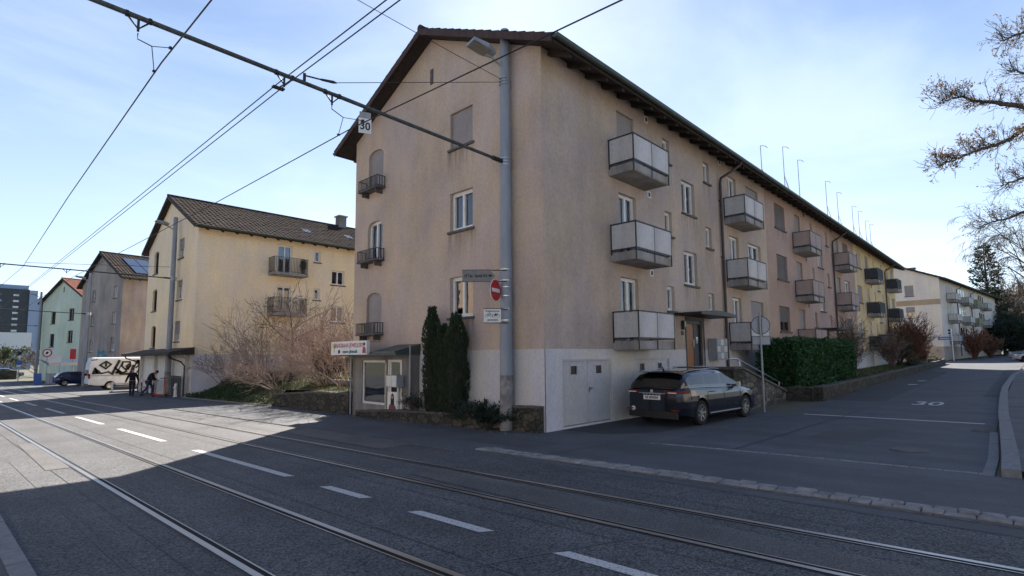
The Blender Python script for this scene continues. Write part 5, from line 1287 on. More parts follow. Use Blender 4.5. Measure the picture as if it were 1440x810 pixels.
# low spreading juniper
jn=empty('juniper_bush',(-.46,2.2,.2),0,'low dark spreading juniper between the cypresses and the tram pole','shrub'); lb=MB(); rnd=random.Random(9)
for s in range(170):
    a=rnd.uniform(0,2*PI); e=rnd.uniform(.1,.9); Lb=rnd.uniform(.55,1.15)
    d=Vector((math.cos(a)*math.cos(e)*.42,math.sin(a)*math.cos(e)*1.15,math.sin(e)*.62)); b0=Vector((rnd.uniform(-.1,.1),rnd.uniform(-.5,.5),.0))
    for i in range(46):
        t=rnd.random(); p=b0+d*Lb*t+rdir(rnd)*.06; leaf(lb,p,d+rdir(rnd)*.55,rnd.uniform(.07,.15),.04,rnd)
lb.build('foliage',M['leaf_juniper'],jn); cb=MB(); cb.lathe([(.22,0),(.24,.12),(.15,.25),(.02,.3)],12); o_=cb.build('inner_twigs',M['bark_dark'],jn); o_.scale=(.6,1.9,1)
shrub('bed_plant',(-.42,5.1,.24),.55,.5,16,'small half bare bed plant left of the cypresses, near the shop','twig_brown',44,P=dict(kids=(4,3),rmin=.003),r=.006,leafm='leaf_juniper',nl=2,lsize=.05,group=None,cat='plant')
# potted conifer foliage
leafball(pt,(0,0,.62),(.2,.2,.42),700,'leaf_yew',.06,random.Random(2),core=True)
# laurel hedge
hg=empty('laurel_hedge',(12.9,-2.25,0),0,'large clipped glossy green laurel hedge beside the entrance stairs','hedge'); rnd=random.Random(12); lb=MB()
hx,hy,hz=9.9,1.55,2.45
def hsurf(rnd):
    f=rnd.random()
    if f<.62: p=Vector((rnd.uniform(0,hx),0,rnd.uniform(.1,hz))); n_=Vector((0,-1,.15))
    elif f<.80: p=Vector((rnd.uniform(0,hx),rnd.uniform(0,hy),hz)); n_=Vector((0,-.2,1))
    elif f<.90: p=Vector((0,rnd.uniform(0,hy),rnd.uniform(.1,hz))); n_=Vector((-1,0,.15))
    else: p=Vector((hx,rnd.uniform(0,hy),rnd.uniform(.1,hz))); n_=Vector((1,0,.15))
    return p,n_
for i in range(30000):
    p,n_=hsurf(rnd); q=p*1.0; bump=.16*noise.noise(Vector((q.x*1.1,q.y*1.1,q.z*1.1)))+.07*noise.noise(q*4)
    p=p+n_*(bump-rnd.random()**2*.22); g_=.30+gz(12.9+p.x,-2)
    p.z=p.z*(1+.004*p.x)+.0; p.z=max(p.z,g_+.02)
    leaf(lb,p,n_*.8+rdir(rnd)*.9,rnd.uniform(.09,.17),.075,rnd)
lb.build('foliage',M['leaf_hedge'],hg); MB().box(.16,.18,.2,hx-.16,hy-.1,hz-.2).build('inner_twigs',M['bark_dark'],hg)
# shrubs in the terrace garden and at its end
shrub('bare_shrub',(25.6,-1.6,tz(25.6,-1.6)),2.6,1.0,30,'leggy dark bare shrub just right of the laurel hedge','twig_brown',60,P=dict(kids=(7,4),rmin=.008),leafm='leaf_bush',nl=1,lsize=.07)
shrub('bare_shrub',(38.5,-1.5,tz(38,-1.5)),2.2,.8,30,'grey brown bare shrub before the dark balconies of the ochre house','twig_brown',61,P=dict(kids=(7,4),rmin=.012))
shrub('bare_shrub',(42.5,-1.4,tz(42,-1.5)),2.0,.7,26,'low dark bare shrub left of the russet bush','bark_dark',62,P=dict(kids=(7,4),rmin=.012),leafm='leaf_bush',nl=2,lsize=.09)
shrub('russet_bush',(47.6,-1.5,tz(47,-1.5)),3.1,1.05,80,'large dense russet brown bush at the end of the terrace','twig_red',63,P=dict(kids=(8,5),rmin=.014,up=(.06,.05,.03)),leafm='leaf_dry',nl=0,spread=.85)
shrub('russet_bush',(50.6,-1.9,tz(50,-1.9)),1.4,.7,34,'smaller russet bush right beside the large one','twig_red',64,P=dict(kids=(7,4),rmin=.014))
for i,(x,y,s) in enumerate(((44.5,-2.2,.55),(46.2,-2.3,.45),(53.5,-2.1,.5),(56,-2.2,.5),(58.5,-2.1,.45))):
    rt=empty('low_evergreen',(x,y,gz(x,y)+.35),0,('low green cushion shrub on the wall, nearest the ochre house','second low green cushion shrub on the terrace wall','third low green cushion shrub, right of the russet bushes','fourth low green cushion shrub near the end of the wall','last low green cushion shrub at the end of the wall')[i],'shrub','low green cushions along the terrace wall'); leafball(rt,(0,0,.15),(s*1.7,s*.8,s*.7),700,'leaf_bush',.11,random.Random(i),core=True)
shrub('bare_shrub',(80.5,-4.0,gz(80,-4)),3.0,1.3,40,'reddish bare shrub in front of the off white house balconies','twig_red',65,P=dict(kids=(7,4),rmin=.022))
shrub('bare_shrub',(89,-5.2,gz(89,-5)),2.6,1.2,34,'russet bare shrub farther along the off white house','twig_red',66,P=dict(kids=(7,4),rmin=.022))
shrub('bare_shrub',(75.5,-.6,gz(75,-1)+.05),1.8,1.2,24,'small bare shrub at the off white house corner behind the street name post','twig_brown',67,P=dict(kids=(6,3),rmin=.018))

# ---- trees on the right
C_=lambda o,d=0:o
def conifer(loc,H,Rr,label,seed,n=90,lsize=.5):
    rnd=random.Random(seed); rt=empty('conifer',loc,0,label,'conifer','dark conifers at the end of the side road')
    MB().tube([(0,0,-.3),(0,0,H*.5),(0,0,H)],[H*.018,H*.012,.04],8,caps=False).build('trunk',M['bark_dark'],rt)
    bb=MB(); lb=MB()
    for i in range(n):
        t=.12+.86*(i/n); z=H*t; a=i*2.4+rnd.uniform(-.4,.4); Lb=Rr*(1-t)**.8*rnd.uniform(.6,1.15)+.35; dr=-.15 if t<.6 else .25
        e=Vector((math.cos(a),math.sin(a),dr)); p0=Vector((0,0,z)); p1=p0+e*Lb; p1.z+=Lb*.12
        bb.tube([p0,p0+e*Lb*.5,p1],[.06*(1-t)+.025,.03,.015],3,caps=False)
        for k in range(int(26*(Lb/Rr)+10)):
            s=rnd.uniform(.25,1.03); p=p0.lerp(p1,s)+Vector((rnd.uniform(-.5,.5),rnd.uniform(-.5,.5),rnd.uniform(-.35,.18)))*Lb*.28
            leaf(lb,p,e+rdir(rnd)*.8,lsize*rnd.uniform(.5,1.2),lsize*.42,rnd)
    bb.build('limbs',M['bark_dark'],rt); lb.build('crown',M['leaf_conifer'],rt); return rt
conifer((115,-4.5,gz(115,-4)),19.6,4.8,'tall dark conifer rising behind the roof of the off white house',1,n=150,lsize=.62)
conifer((150,-11.0,gz(120,-14)),21,5,'second dark conifer at the right edge behind the bare trees',2,n=80)
DT=dict(limbs=46,tl=.15,elev=.6,limb=4.8,seg=4,wav=.22,up=(.05,.03,.01),rmin=.036,levels=2,kids=(8,6),ang=(.35,.95),len=(.3,.55))
for i,(x,y,L_,lb_) in enumerate(((119,-5.9,8.5,'bare brown tree nearest the end balconies of the off white house'),(127,-7.4,9.5,'large bare tree with dense twigs at the far end of the side road'),(140,-7.6,11,'bare tree right behind the dark conifer, over the parked cars'),(131,-9.0,8.5,'bare reddish tree above the parked silver car'))):
    tree('bare_tree',(x,y,gz(x,y)),lb_,dict(DT,limb=(4.6,5.2,5.6,4.8)[i]),.22,L_,('bark','twig_brown','bark','twig_brown')[i],seed=30+i,group='bare trees at the end of the side road',leafm='leaf_dry' if i in(1,3) else None,nl=1,lsize=.22)
EB=dict(limbs=26,tl=.08,elev=.5,limb=2.4,seg=3,wav=.2,up=(.05,.02,.01),rmin=.02,levels=1,kids=(9,4),ang=(.4,1.0),len=(.35,.6))
for i,(x,y,L_) in enumerate(((104,-6.3,3.8),(112,-7.2,4.6),(103,-8.0,3.4),(118,-8.4,5.2),(128,-9.3,6.6))):
    tree('evergreen_tree',(x,y,gz(x,y)),('dark evergreen right after the balconies of the off white house','dark evergreen behind the first one','low dark evergreen behind the parked silver car','mid green evergreen above the parked cars','tall dark evergreen at the right edge of the picture')[i],EB,.15,L_,'bark_dark',leafm=('leaf_conifer','leaf_conifer','leaf_conifer','leaf_bush','leaf_conifer')[i],nl=11,lsize=.34,seed=50+i,group='evergreens at the end of the side road')
# weeping birch
tree('birch_tree',(72.5,-9.6,gz(72,-9)),'tall bare weeping birch above the cars at the right edge',dict(limbs=20,tl=.45,elev=.95,limb=6.2,seg=5,wav=.14,up=(-.02,-.16,-.3),rmin=.013,levels=2,kids=(11,9),ang=(.3,.8),len=(.3,.5),t0=.2),.24,13,'bark',seed=71,extra=1)
# near broadleaf tree whose limbs reach in from the right, dry leaves still on
rnd=random.Random(21)
nt_=empty('near_tree',(15.9,-10.95,.18),0,'near tree with dry brown leaves whose limbs reach into the sky from the right edge','tree')
org=Vector((15.9,-10.95,.18))
MB().tube([Vector(p)-org for p in ((15.9,-10.95,-.1),(15.6,-11.05,3),(15.1,-11.15,5.5),(14.51,-11.22,7.63),(14.6,-11.4,10.5))],[.30,.25,.2,.16,.05],12,caps=False).build('trunk',M['bark_dark'],nt_,smooth=True)
LM=[[[14.51,-11.22,7.63],[12.09,-10.24,8.36],[9.8,-9.36,8.76],[8.92,-9.0,8.66],[8.36,-8.7,8.63],[7.95,-8.42,8.61],[7.58,-8.19,8.68],[7.33,-7.92,8.61],[7.17,-7.74,8.51]],
[[14.51,-11.22,7.63],[12.39,-10.25,8.23],[10.65,-9.33,8.42],[10.12,-9.01,8.01],[9.62,-8.75,7.8],[9.24,-8.49,7.66],[8.9,-8.25,7.53],[8.65,-7.97,7.35],[8.43,-7.73,7.24],[8.22,-7.49,7.16]],
[[14.51,-11.22,7.63],[12.13,-10.52,10.05],[10.79,-9.95,10.83],[9.94,-9.51,10.96],[9.47,-9.28,10.75],[9.27,-9.06,10.59]],
[[14.51,-11.22,7.63],[12.44,-10.18,7.37],[11.57,-9.55,7.19],[11.29,-9.24,7.11],[11.0,-8.92,6.98],[10.83,-8.73,6.86]],
[[15.2,-11.19,6.41],[13.64,-10.17,6.52],[13.02,-9.51,6.46],[12.72,-9.18,6.35],[12.34,-8.75,6.13],[12.03,-8.42,6.05],[11.81,-8.17,5.91]],
[[14.51,-11.22,7.63],[12.01,-10.33,9.63],[11.4,-9.75,10.06],[11.02,-9.38,10.23],[10.87,-9.23,10.32]]]
NP=dict(seg=4,wav=.34,up=(.10,.05),rmin=.004,levels=1,kids=(6,),ang=(.4,1.1),len=(.35,.7))
lb=MB()
for li,lm in enumerate(LM):
    mb=MB(); pts=[Vector(p)-org for p in lm]
    # smooth the limb a little with noise
    fine=[]
    for a,b in zip(pts,pts[1:]):
        for k in range(4): fine.append(a.lerp(b,k/4)+(rdir(rnd)*.022 if k else Vector()))
    fine.append(pts[-1]); n=len(fine)
    mb.tube(fine,[.085*(1-i/n)**1.15+.008 for i in range(n)],6,caps=False)
    tips=[]
    for i in range(5,n):
        for c in range(3):
            ax=(fine[i]-fine[i-1]).normalized(); s=ax.cross(rdir(rnd)).normalized(); a=rnd.uniform(.5,1.2)
            branch(mb,fine[i].lerp(fine[i-1],rnd.random()),ax*math.cos(a)+s*math.sin(a)+Vector((0,0,.18)),rnd.uniform(.22,.62),.009,0,rnd,NP,tips)
    mb.build('limb',M['bark_dark'],nt_)
    dens={0:2,1:3,2:2,3:1,4:1,5:1}[li]
    for p,dv in tips:
        if noise.noise(p*1.9)>-.05 and rnd.random()<.62:
            for _ in range(dens): leaf(lb,p+rdir(rnd)*.03,dv*.4+rdir(rnd),rnd.uniform(.04,.085),.034,rnd)
lb.build('dry_leaves',M['leaf_dry'],nt_)
# loose dry leaves and grass tufts on the bank
lb=MB(); rnd=random.Random(5)
for i in range(9000):
    X=rnd.uniform(-.9,5); Y=rnd.uniform(9.7,27); 
    if Y>15.2 and X<-.55-.035*(Y-15.3): continue
    if Y<15.3 and X<-.1: continue
    z=bankz(X,Y); leaf(lb,(X,Y,z-.01),Vector((rnd.uniform(-.5,.5),rnd.uniform(-.5,.5),1)),rnd.uniform(.06,.16),.025,rnd)
tag(lb.build('grass_tufts',M['grassblade']),'short uneven grass growing on the garden bank','grass',kind='stuff')
lb=MB()
for i in range(1800):
    X=rnd.uniform(-.9,4); Y=rnd.uniform(9.7,27)
    if (Y>15.2 and X<-.55-.035*(Y-15.3)) or (Y<15.3 and X<-.1): continue
    leaf(lb,(X,Y,bankz(X,Y)+.02),rdir(rnd),rnd.uniform(.05,.1),.05,rnd)
for i in range(260):
    Y=rnd.uniform(-1,27); X=(-.75 if Y<8 else -.7 if Y<15 else -.75-.03*(Y-15.3))-abs(rnd.gauss(0,.18)); leaf(lb,(X,Y,gz(X,Y)+.012),Vector((rnd.uniform(-1,1),rnd.uniform(-1,1),.15)),.05,.035,rnd)
for i in range(240):
    X=rnd.uniform(13,55); Y=-3.15-abs(rnd.gauss(0,.15)); leaf(lb,(X,Y,gz(X,Y)+.02),Vector((rnd.uniform(-1,1),rnd.uniform(-1,1),.15)),.06,.04,rnd)
tag(lb.build('leaf_litter',M['litter']),'dry leaf litter scattered on the bank and along the wall feet','litter',kind='stuff')
lb=MB()
for i in range(9000):
    X=12.9+(52-12.9)*rnd.random()**1.3; Y=rnd.uniform(-2.75,-.1); leaf(lb,(X,Y,tz(X,Y)-.01),Vector((rnd.uniform(-.5,.5),rnd.uniform(-.5,.5),1)),rnd.uniform(.06,.14),.03,rnd)
tag(lb.build('grass_tufts',M['grassblade']),'short grass growing on the terrace lawn beside the side road','grass',kind='stuff')
# vegetation mass left far down the road
for i,(x,y,L_) in enumerate(((-9,118,3.2),(-4,120,3.6),(-.5,112,3.4),(1.5,104,3.6),(-14,122,3.4))):
    tree('roadside_tree',(x,y,-.75),('leftmost','second','third','fourth','hidden leftmost')[i]+' low roadside tree below the tower block, far down the main road',dict(DT,limbs=16,limb=2.3,rmin=.03,kids=(6,4)),.14,L_,'twig_brown',seed=80+i,group='low trees far down the main road',leafm='leaf_bush' if i%2 else None,nl=2,lsize=.3)

# ------------------------------------------------------------------ vehicles
def interp(pts,x):
    if x<=pts[0][0]: return pts[0][1]
    for (a,b),(c,d) in zip(pts,pts[1:]):
        if x<=c: t=(x-a)/(c-a); return b+(d-b)*t
    return pts[-1][1]
def smoothp(pts,x,w=.07): return (interp(pts,x-w)+2*interp(pts,x)+interp(pts,x+w))/4
WH={}
def wheel_parts(parent,x,y,r,wd,side,style):
    """tyre as a part, rim as its sub-part"""
    def mt():
        mb=MB(Matrix.Rotation(PI/2,4,'X')); h=wd/2
        mb.lathe([(r*.66,-h),(r*.93,-h),(r*.985,-h*.75),(r,-h*.3),(r,h*.3),(r*.985,h*.75),(r*.93,h),(r*.66,h),(r*.60,h*.5),(r*.60,-h*.5)],36); return mb.mesh('wheel',M['tyre'],ang=35)
    o=inst('wheel',cached(('ty',r,wd),mt),parent,(x,y,r))
    def mr():
        s=side; mb=MB(); y0=-s*wd*.5
        R_=MB(Matrix.Rotation(PI/2,4,'X'))
        n=36; q=r*.67
        ringv=[]
        mb2=MB()
        for i in range(n):
            a,b=2*PI*i/n,2*PI*(i+1)/n
            for (r0,ya),(r1,yb) in (((q,y0*.98),(q*.92,y0*.98)),((q*.92,y0*.98),(q*.88,y0*.45))):
                mb2.quad((r0*math.cos(a),ya,r0*math.sin(a)),(r0*math.cos(b),ya,r0*math.sin(b)),(r1*math.cos(b),yb,r1*math.sin(b)),(r1*math.cos(a),yb,r1*math.sin(a)))
        sp=7 if style=='alloy' else 9
        for k in range(sp):
            a=2*PI*k/sp; ca,sa=math.cos(a),math.sin(a)
            def P(rr,t,yy): return (rr*ca-t*sa,yy,rr*sa+t*ca)
            w0,w1=(.028,.018) if style=='alloy' else (.045,.04)
            for dy in (0,):
                f=[P(.03,-w0,y0*.80),P(.03,w0,y0*.80),P(q*.93,w1,y0*.93),P(q*.93,-w1,y0*.93)]; g=[P(.03,-w0,y0*.55),P(.03,w0,y0*.55),P(q*.93,w1,y0*.6),P(q*.93,-w1,y0*.6)]
                mb2.add(f+g,[(0,1,2,3),(7,6,5,4),(0,4,5,1),(1,5,6,2),(2,6,7,3),(3,7,4,0)])
        mb2.disc((0,y0*.82,0),.062,(0,1,0),.03,14)
        return mb2.mesh('rim',M['alloy'])
    inst('rim',cached(('ri',r,wd,side,style),mr),o)
    inst('brake_disc',cached(('bd',r,wd),lambda:MB().disc((0,0,0),r*.58,(0,1,0),.03,20).mesh('brake_disc',M['black'])),o)
    return o
def make_car(name,loc,rz,label,paint,top,roof,hw,L0,L1,W,wb,r=.33,group=None,side_int=((-1.95,-1.12),(-1.0,-.12),(-.02,.95)),ws=(.38,1.2),rs=(-2.25,-1.93),cat='car',lean=.26,glass='carglass',belt=.93,arch=.37,style='alloy',under='black',det=True,zb0=.20):
    rt=empty(name,loc,rz,label,cat,group)
    xs=[]; x=L0
    while x<L1: xs.append(x); x+=.05
    xs.append(L1); secs=[]; gs=[]
    for x in xs:
        e=min((x-L0)/.45,(L1-x)/.6,1); e=max(e,0)
        w=W/2*(.80+.20*(1-(1-e)**2.6)) if hw is None else W/2*interp(hw,x)
        zt=smoothp(top,x); zb=zb0+.10*(1-min(1,min(x-L0,L1-x)/.5))
        for xw in wb:
            d=abs(x-xw)
            if d<arch: zb=max(zb,r*.92+math.sqrt(arch*arch-d*d))
        zb=min(zb,zt-.12)
        zz=[zb,zb+.0,zb+.05,.48,.66,.80,zt-.07,zt]
        ys=[0,w*.80,w*.975,w*1.0,w*1.0,w*.992,w*.97,w*belt]
        for i in range(3,7): zz[i]=max(zz[i],zb+.052+.004*i) if zz[i]<zb+.06 else zz[i]
        for i in range(3,8): zz[i]=min(max(zz[i],zz[i-1]+.003),zt if i==7 else zt-.02*(7-i)/2)
        secs.append([(x,ys[i],zz[i]) for i in range(8)]+[(x,w*belt*.6,zt+.018),(x,0,zt+.028)])
        zg=smoothp(roof,x,.10)
        wr=w*belt-.015
        gs.append((x,wr,zt,zg))
    bins={}
    def B(k): return bins.setdefault(k,MB())
    def both(k,q):
        B(k).quad(*q); B(k+'_R' if k=='side_window' else k).quad(*[(p[0],-p[1],p[2]) for p in reversed(q)])
    for s,t in zip(secs,secs[1:]):
        for i in range(len(s)-1):
            cx=(s[i][0]+t[i][0])/2
            k='under' if i<2 else 'body'
            both(k,(s[i],t[i],t[i+1],s[i+1]))
    for s,fl in ((secs[0],0),(secs[-1],1)):
        for i in range(len(s)-1):
            q=[(s[i][0],s[i][1],s[i][2]),(s[i+1][0],s[i+1][1],s[i+1][2]),(s[i+1][0],-s[i+1][1],s[i+1][2]),(s[i][0],-s[i][1],s[i][2])]
            B('body').quad(*q)
    def gsec(g):
        x,w,zt,zg=g; h=max(0,zg-zt)
        if h<=0.004: return None
        wr=w-h*lean; return [(x,w,zt-.01),(x,w-h*lean*.15,zt+h*.18),(x,wr+.02,zg-min(.10,h*.28)),(x,wr-.06,zg-min(.03,h*.1)),(x,wr*.6,zg+.012),(x,0,zg+.022)]
    G=[gsec(g) for g in gs]
    for s,t in zip(G,G[1:]):
        if not s or not t: continue
        cx=(s[0][0]+t[0][0])/2
        for i in range(5):
            k='body'
            if i==1 and any(a<=cx<=b for a,b in side_int) : k='side_window'
            if i>=3 and ws[0]<=cx<=ws[1]: k='windscreen'
            if i>=3 and rs[0]<=cx<=rs[1]: k='rear_window'
            both(k,(s[i],t[i],t[i+1],s[i+1]))
    bo=B('body').build('body',M[paint],rt,ang=38)
    for k in ('side_window','side_window_R','windscreen','rear_window'):
        if k in bins: bins[k].build(k.replace('_R',''),M[glass],rt,ang=38)
    B('under').build('underbody',M[under],rt)
    for xw in wb:
        for sd in (1,-1): wheel_parts(rt,xw,sd*(W/2-.115),r,.21,-sd,style)
    return rt
DCAR=make_car('parked_estate_car',(5.02,-1.66,gz(5,-2)+.012),R(-3.5),'dark blue metallic estate car parked by the garages of the beige house','car_dark',
  top=[(-2.34,.93),(-2.28,1.0),(-1.9,1.03),(-1,1.0),(0,.97),(1.0,.955),(1.35,.90),(1.9,.80),(2.2,.70),(2.34,.58)],
  roof=[(-2.31,.95),(-2.27,1.02),(-2.05,1.24),(-1.88,1.38),(-1.6,1.44),(-.9,1.475),(-.2,1.48),(.25,1.44),(.75,1.23),(1.28,.92),(1.5,.85)],
  hw=None,L0=-2.34,L1=2.34,W=1.83,wb=(-1.35,1.33),r=.335,side_int=((-1.78,-1.05),(-.95,-.10),(0,1.02)),ws=(.40,1.25),rs=(-2.26,-1.90))
def on_car(rt,W=1.83):
    b=lambda n,m,mb,p=rt,**k: mb.build(n,M[m] if isinstance(m,str) else m,p,**k)
    # rear: lamps wrap round the corners
    for s in (1,-1):
        t=MB(); P=[(-2.355,.40),(-2.367,.62),(-2.335,.765),(-2.20,.860),(-1.98,.915),(-1.98,.895),(-2.2,.845),(-2.3,.77),(-2.33,.6),(-2.33,.40)]
        t.prismz([(p[0],p[1]*s) for p in (P if s>0 else P[::-1])],.875,.955); b('tail_lamp','tail',t)
        t=MB(); t.box(-2.378,min(.50*s,.74*s),.885,-2.36,max(.50*s,.74*s),.91); b('lamp_strip','white',t)
        t=MB(); t.box(-2.372,min(.58*s,.80*s),.42,-2.33,max(.58*s,.80*s),.455); b('reflector','tail',t)
        t=MB(); t.add([(.66,s*.93,.98),(.79,s*.93,.98),(.79,s*1.03,1.0),(.69,s*1.03,1.0),(.67,s*.93,1.09),(.78,s*.93,1.09),(.77,s*1.02,1.10),(.70,s*1.02,1.10)],[(0,1,2,3),(7,6,5,4),(0,4,5,1),(1,5,6,2),(2,6,7,3),(3,7,4,0)]); t.box(.66,min(s*.84,s*.94),.97,.76,max(s*.84,s*.94),1.02); b('door_mirror','car_dark',t)
        for x in (-.70,.28):
            t=MB(); t.tube([(x-.11,s*.935,.885),(x-.08,s*.955,.885),(x+.08,s*.955,.885),(x+.11,s*.935,.885)],.014,6); b('door_handle','car_dark',t)
        t=MB()
        for x in (-1.0,-.05,.98): t.box(x-.004,min(s*.914,s*.9185),.30,x+.004,max(s*.914,s*.9185),.93)
        b('door_gap','black',t)
        t=MB(); t.tube([(-1.85,s*.66,1.43),(-1.5,s*.68,1.475),(-.3,s*.68,1.515),(.15,s*.67,1.49)],.010,5); b('roof_rail','steel',t)
        t=MB(); t.tube([(-1.9,s*.845,1.025),(-1,s*.862,1.005),(0,s*.865,.975),(1.15,s*.86,.955)],.009,5); b('window_trim','steel',t)
        t=MB(); t.tube([(-.92,s*.925,.30),(.9,s*.925,.30)],.018,6); b('sill_trim','galv',t)
        t=MB(); t.prismz([(2.10,s*.60),(2.34,s*.50),(2.30,s*.72),(2.12,s*.86)],.60,.72); b('headlamp','lampglass',t)
        t=MB(); t.tube([(-2.36,s*.55,.27),(-2.26,s*.55,.27)],.04,10); b('exhaust_pipe','steel',t)
    t=MB(); t.box(-2.368,-.74,.22,-2.30,.74,.40); b('rear_diffuser','black',t)
    t=MB(); t.box(-2.366,-.62,.995,-2.30,.62,1.005); b('hatch_gap','black',t)
    t=MB(); t.box(-2.372,-.40,.865,-2.35,.40,.885); b('hatch_trim','galv',t)
    t=MB(); t.box(-2.05,-.60,1.415,-1.80,.60,1.435); b('roof_spoiler','car_dark',t)
    pl=MB(); pl.box(-2.372,-.26,.70,-2.36,.26,.815); pl=pl.build('number_plate',M['white'],rt)
    lettering('RE 804504',.098,M['ink'],pl,Matrix.Translation((-2.3745,0,.757))@Matrix.Rotation(-PI/2,4,'Z')@RX(PI/2),bold=.002,sx=.92)
    MB().disc((-2.362,.60,.44),.062,(1,0,0),.012,18).build('round_sticker',M['white'],rt)
    MB().disc((-2.366,.0,.93),.045,(1,0,0),.012,18).build('badge',M['steel'],rt)
    t=MB(); 
    for i in range(6): t.box(-2.368,-.27+i*.1,.845,-2.362,-.21+i*.1,.862)
    t.build('badge_letters',M['steel'],rt)
    MB().tube([(-1.72,0,1.45),(-1.80,0,1.56),(-1.86,0,1.55)],[.03,.015,.008],6).build('roof_aerial',M['black'],rt)
    MB().tube([(-2.20,-.1,1.06),(-2.215,.25,1.09)],.01,5).build('rear_wiper',M['black'],rt)
on_car(DCAR)
HT=dict(top=[(-2.0,.80),(-1.95,.92),(-1.6,.96),(0,.93),(.9,.92),(1.2,.86),(1.8,.74),(2.0,.58)],roof=[(-1.98,.85),(-1.9,1.0),(-1.6,1.34),(-1.3,1.42),(-.3,1.46),(.2,1.42),(.6,1.24),(1.1,.90),(1.4,.80)],hw=None,L0=-2.0,L1=2.0,W=1.72,wb=(-1.25,1.2),r=.31,side_int=((-1.5,-.85),(-.75,-.1),(0,.85)),ws=(.3,1.05),rs=(-1.9,-1.55),det=False,style='steel',arch=.34)
def lamps(rt,xr,xf,w,z=.78,zf=.66):
    for s in (1,-1):
        MB().box(xr-.02,min(s*(w-.22),s*(w+.005)),z,xr+.14,max(s*(w-.22),s*(w+.005)),z+.16).build('tail_lamp',M['tail'],rt)
        MB().box(xf-.16,min(s*(w-.30),s*(w-.02)),zf,xf+.01,max(s*(w-.30),s*(w-.02)),zf+.12).build('headlamp',M['lampglass'],rt)
c_=make_car('parked_car',(-1.1,63.4,-.742),R(3),'dark blue hatchback parked left of the graffiti van','car_blue',group='cars parked along the main road',**HT); lamps(c_,-1.98,1.98,.78)
for i,(x,y,rz,p,lb_) in enumerate(((-9.0,105,10,'car_teal','leftmost teal blue car far down the main road'),(-4.6,103.5,6,'car_steel','light blue car behind the traffic sign far down the main road'))):
    c_=make_car('parked_car',(x,y,-.742),R(rz),lb_,p,group='cars parked along the main road',**HT); lamps(c_,-1.98,1.98,.78)
tag(rubble_wall('low_wall',[(-14,97),(-3.9,94.5)],.4,[1.2,1.2],'low dark wall in front of the cars far down the main road',capth=.05),cat='wall')
SV=dict(top=[(-2.25,.9),(-2.2,1.02),(0,1.05),(1.0,1.05),(1.3,1.02),(2.0,.95),(2.2,.85),(2.28,.6)],roof=[(-2.2,1.0),(-2.1,1.3),(-1.9,1.60),(-1,1.68),(.2,1.66),(.5,1.55),(1.1,1.05),(1.3,.95)],hw=None,L0=-2.25,L1=2.28,W=1.85,wb=(-1.35,1.4),r=.36,side_int=((-1.9,-1.1),(-1.0,-.1),(0,.8)),ws=(.35,1.05),rs=(-2.15,-1.85),det=False,style='steel',arch=.40)
c_=make_car('parked_suv',(72.5,-9.6,gz(72.5,-9)+.01),R(97),'steel blue off road car parked at the far right, behind the silver car','car_steel',group='cars parked at the far end of the side road',**SV); lamps(c_,-2.2,2.22,.84,.9,.72)
c_=make_car('parked_car',(66.2,-9.75,gz(66,-9)+.01),R(100),'silver grey car cut by the right edge of the picture','car_silver',group='cars parked at the far end of the side road',**HT); lamps(c_,-1.98,1.98,.78)
# graffiti van
van=make_car('graffiti_van',(.35,47.6,gz(0,47.6)+.01),0,'white high roof van covered in black graffiti beside the cream house','van_white',
  top=[(-3.0,1.15),(0,1.15),(2.2,1.15),(2.5,1.05),(2.95,.85),(3.0,.6)],roof=[(-3.0,1.3),(-2.98,2.55),(-2.8,2.68),(1.2,2.68),(1.6,2.55),(2.3,1.5),(2.55,1.08),(2.7,.9)],
  hw=[(-3.0,.97),(-2.8,1.0),(2.3,1.0),(3.0,.8)],L0=-3.0,L1=3.0,W=2.05,wb=(-1.55,2.05),r=.34,side_int=((1.25,2.2),),ws=(1.7,2.5),rs=(-9,-8),cat='van',lean=.03,belt=.985,det=False,style='steel',zb0=.32)
for s in (1,-1):
    MB().box(-3.03,min(s*.80,s*1.0),.95,-2.9,max(s*.80,s*1.0),1.35).build('tail_lamp',M['tail'],van)
MB().box(-3.03,-.98,.35,-2.98,.98,.52).build('bumper',M['sill'],van)
gr=MB(); rnd=random.Random(8); yv=-1.035
def gp(pts): 
    gr.add([(p[0],yv,p[1]) for p in pts]+[(p[0],yv+.012,p[1]) for p in pts],[tuple(range(len(pts))),tuple(range(2*len(pts)-1,len(pts)-1,-1))]+[(i,i+len(pts),(i+1)%len(pts)+len(pts),(i+1)%len(pts)) for i in range(len(pts))])
def gstroke(pts,w):
    for (a,b),(c,d) in zip(pts,pts[1:]):
        v=Vector((c-a,d-b)).normalized(); n_=Vector((-v.y,v.x))*w/2; v*=w*.3
        gp([(a-v.x+n_.x,b-v.y+n_.y),(c+v.x+n_.x,d+v.y+n_.y),(c+v.x-n_.x,d+v.y-n_.y),(a-v.x-n_.x,b-v.y-n_.y)])
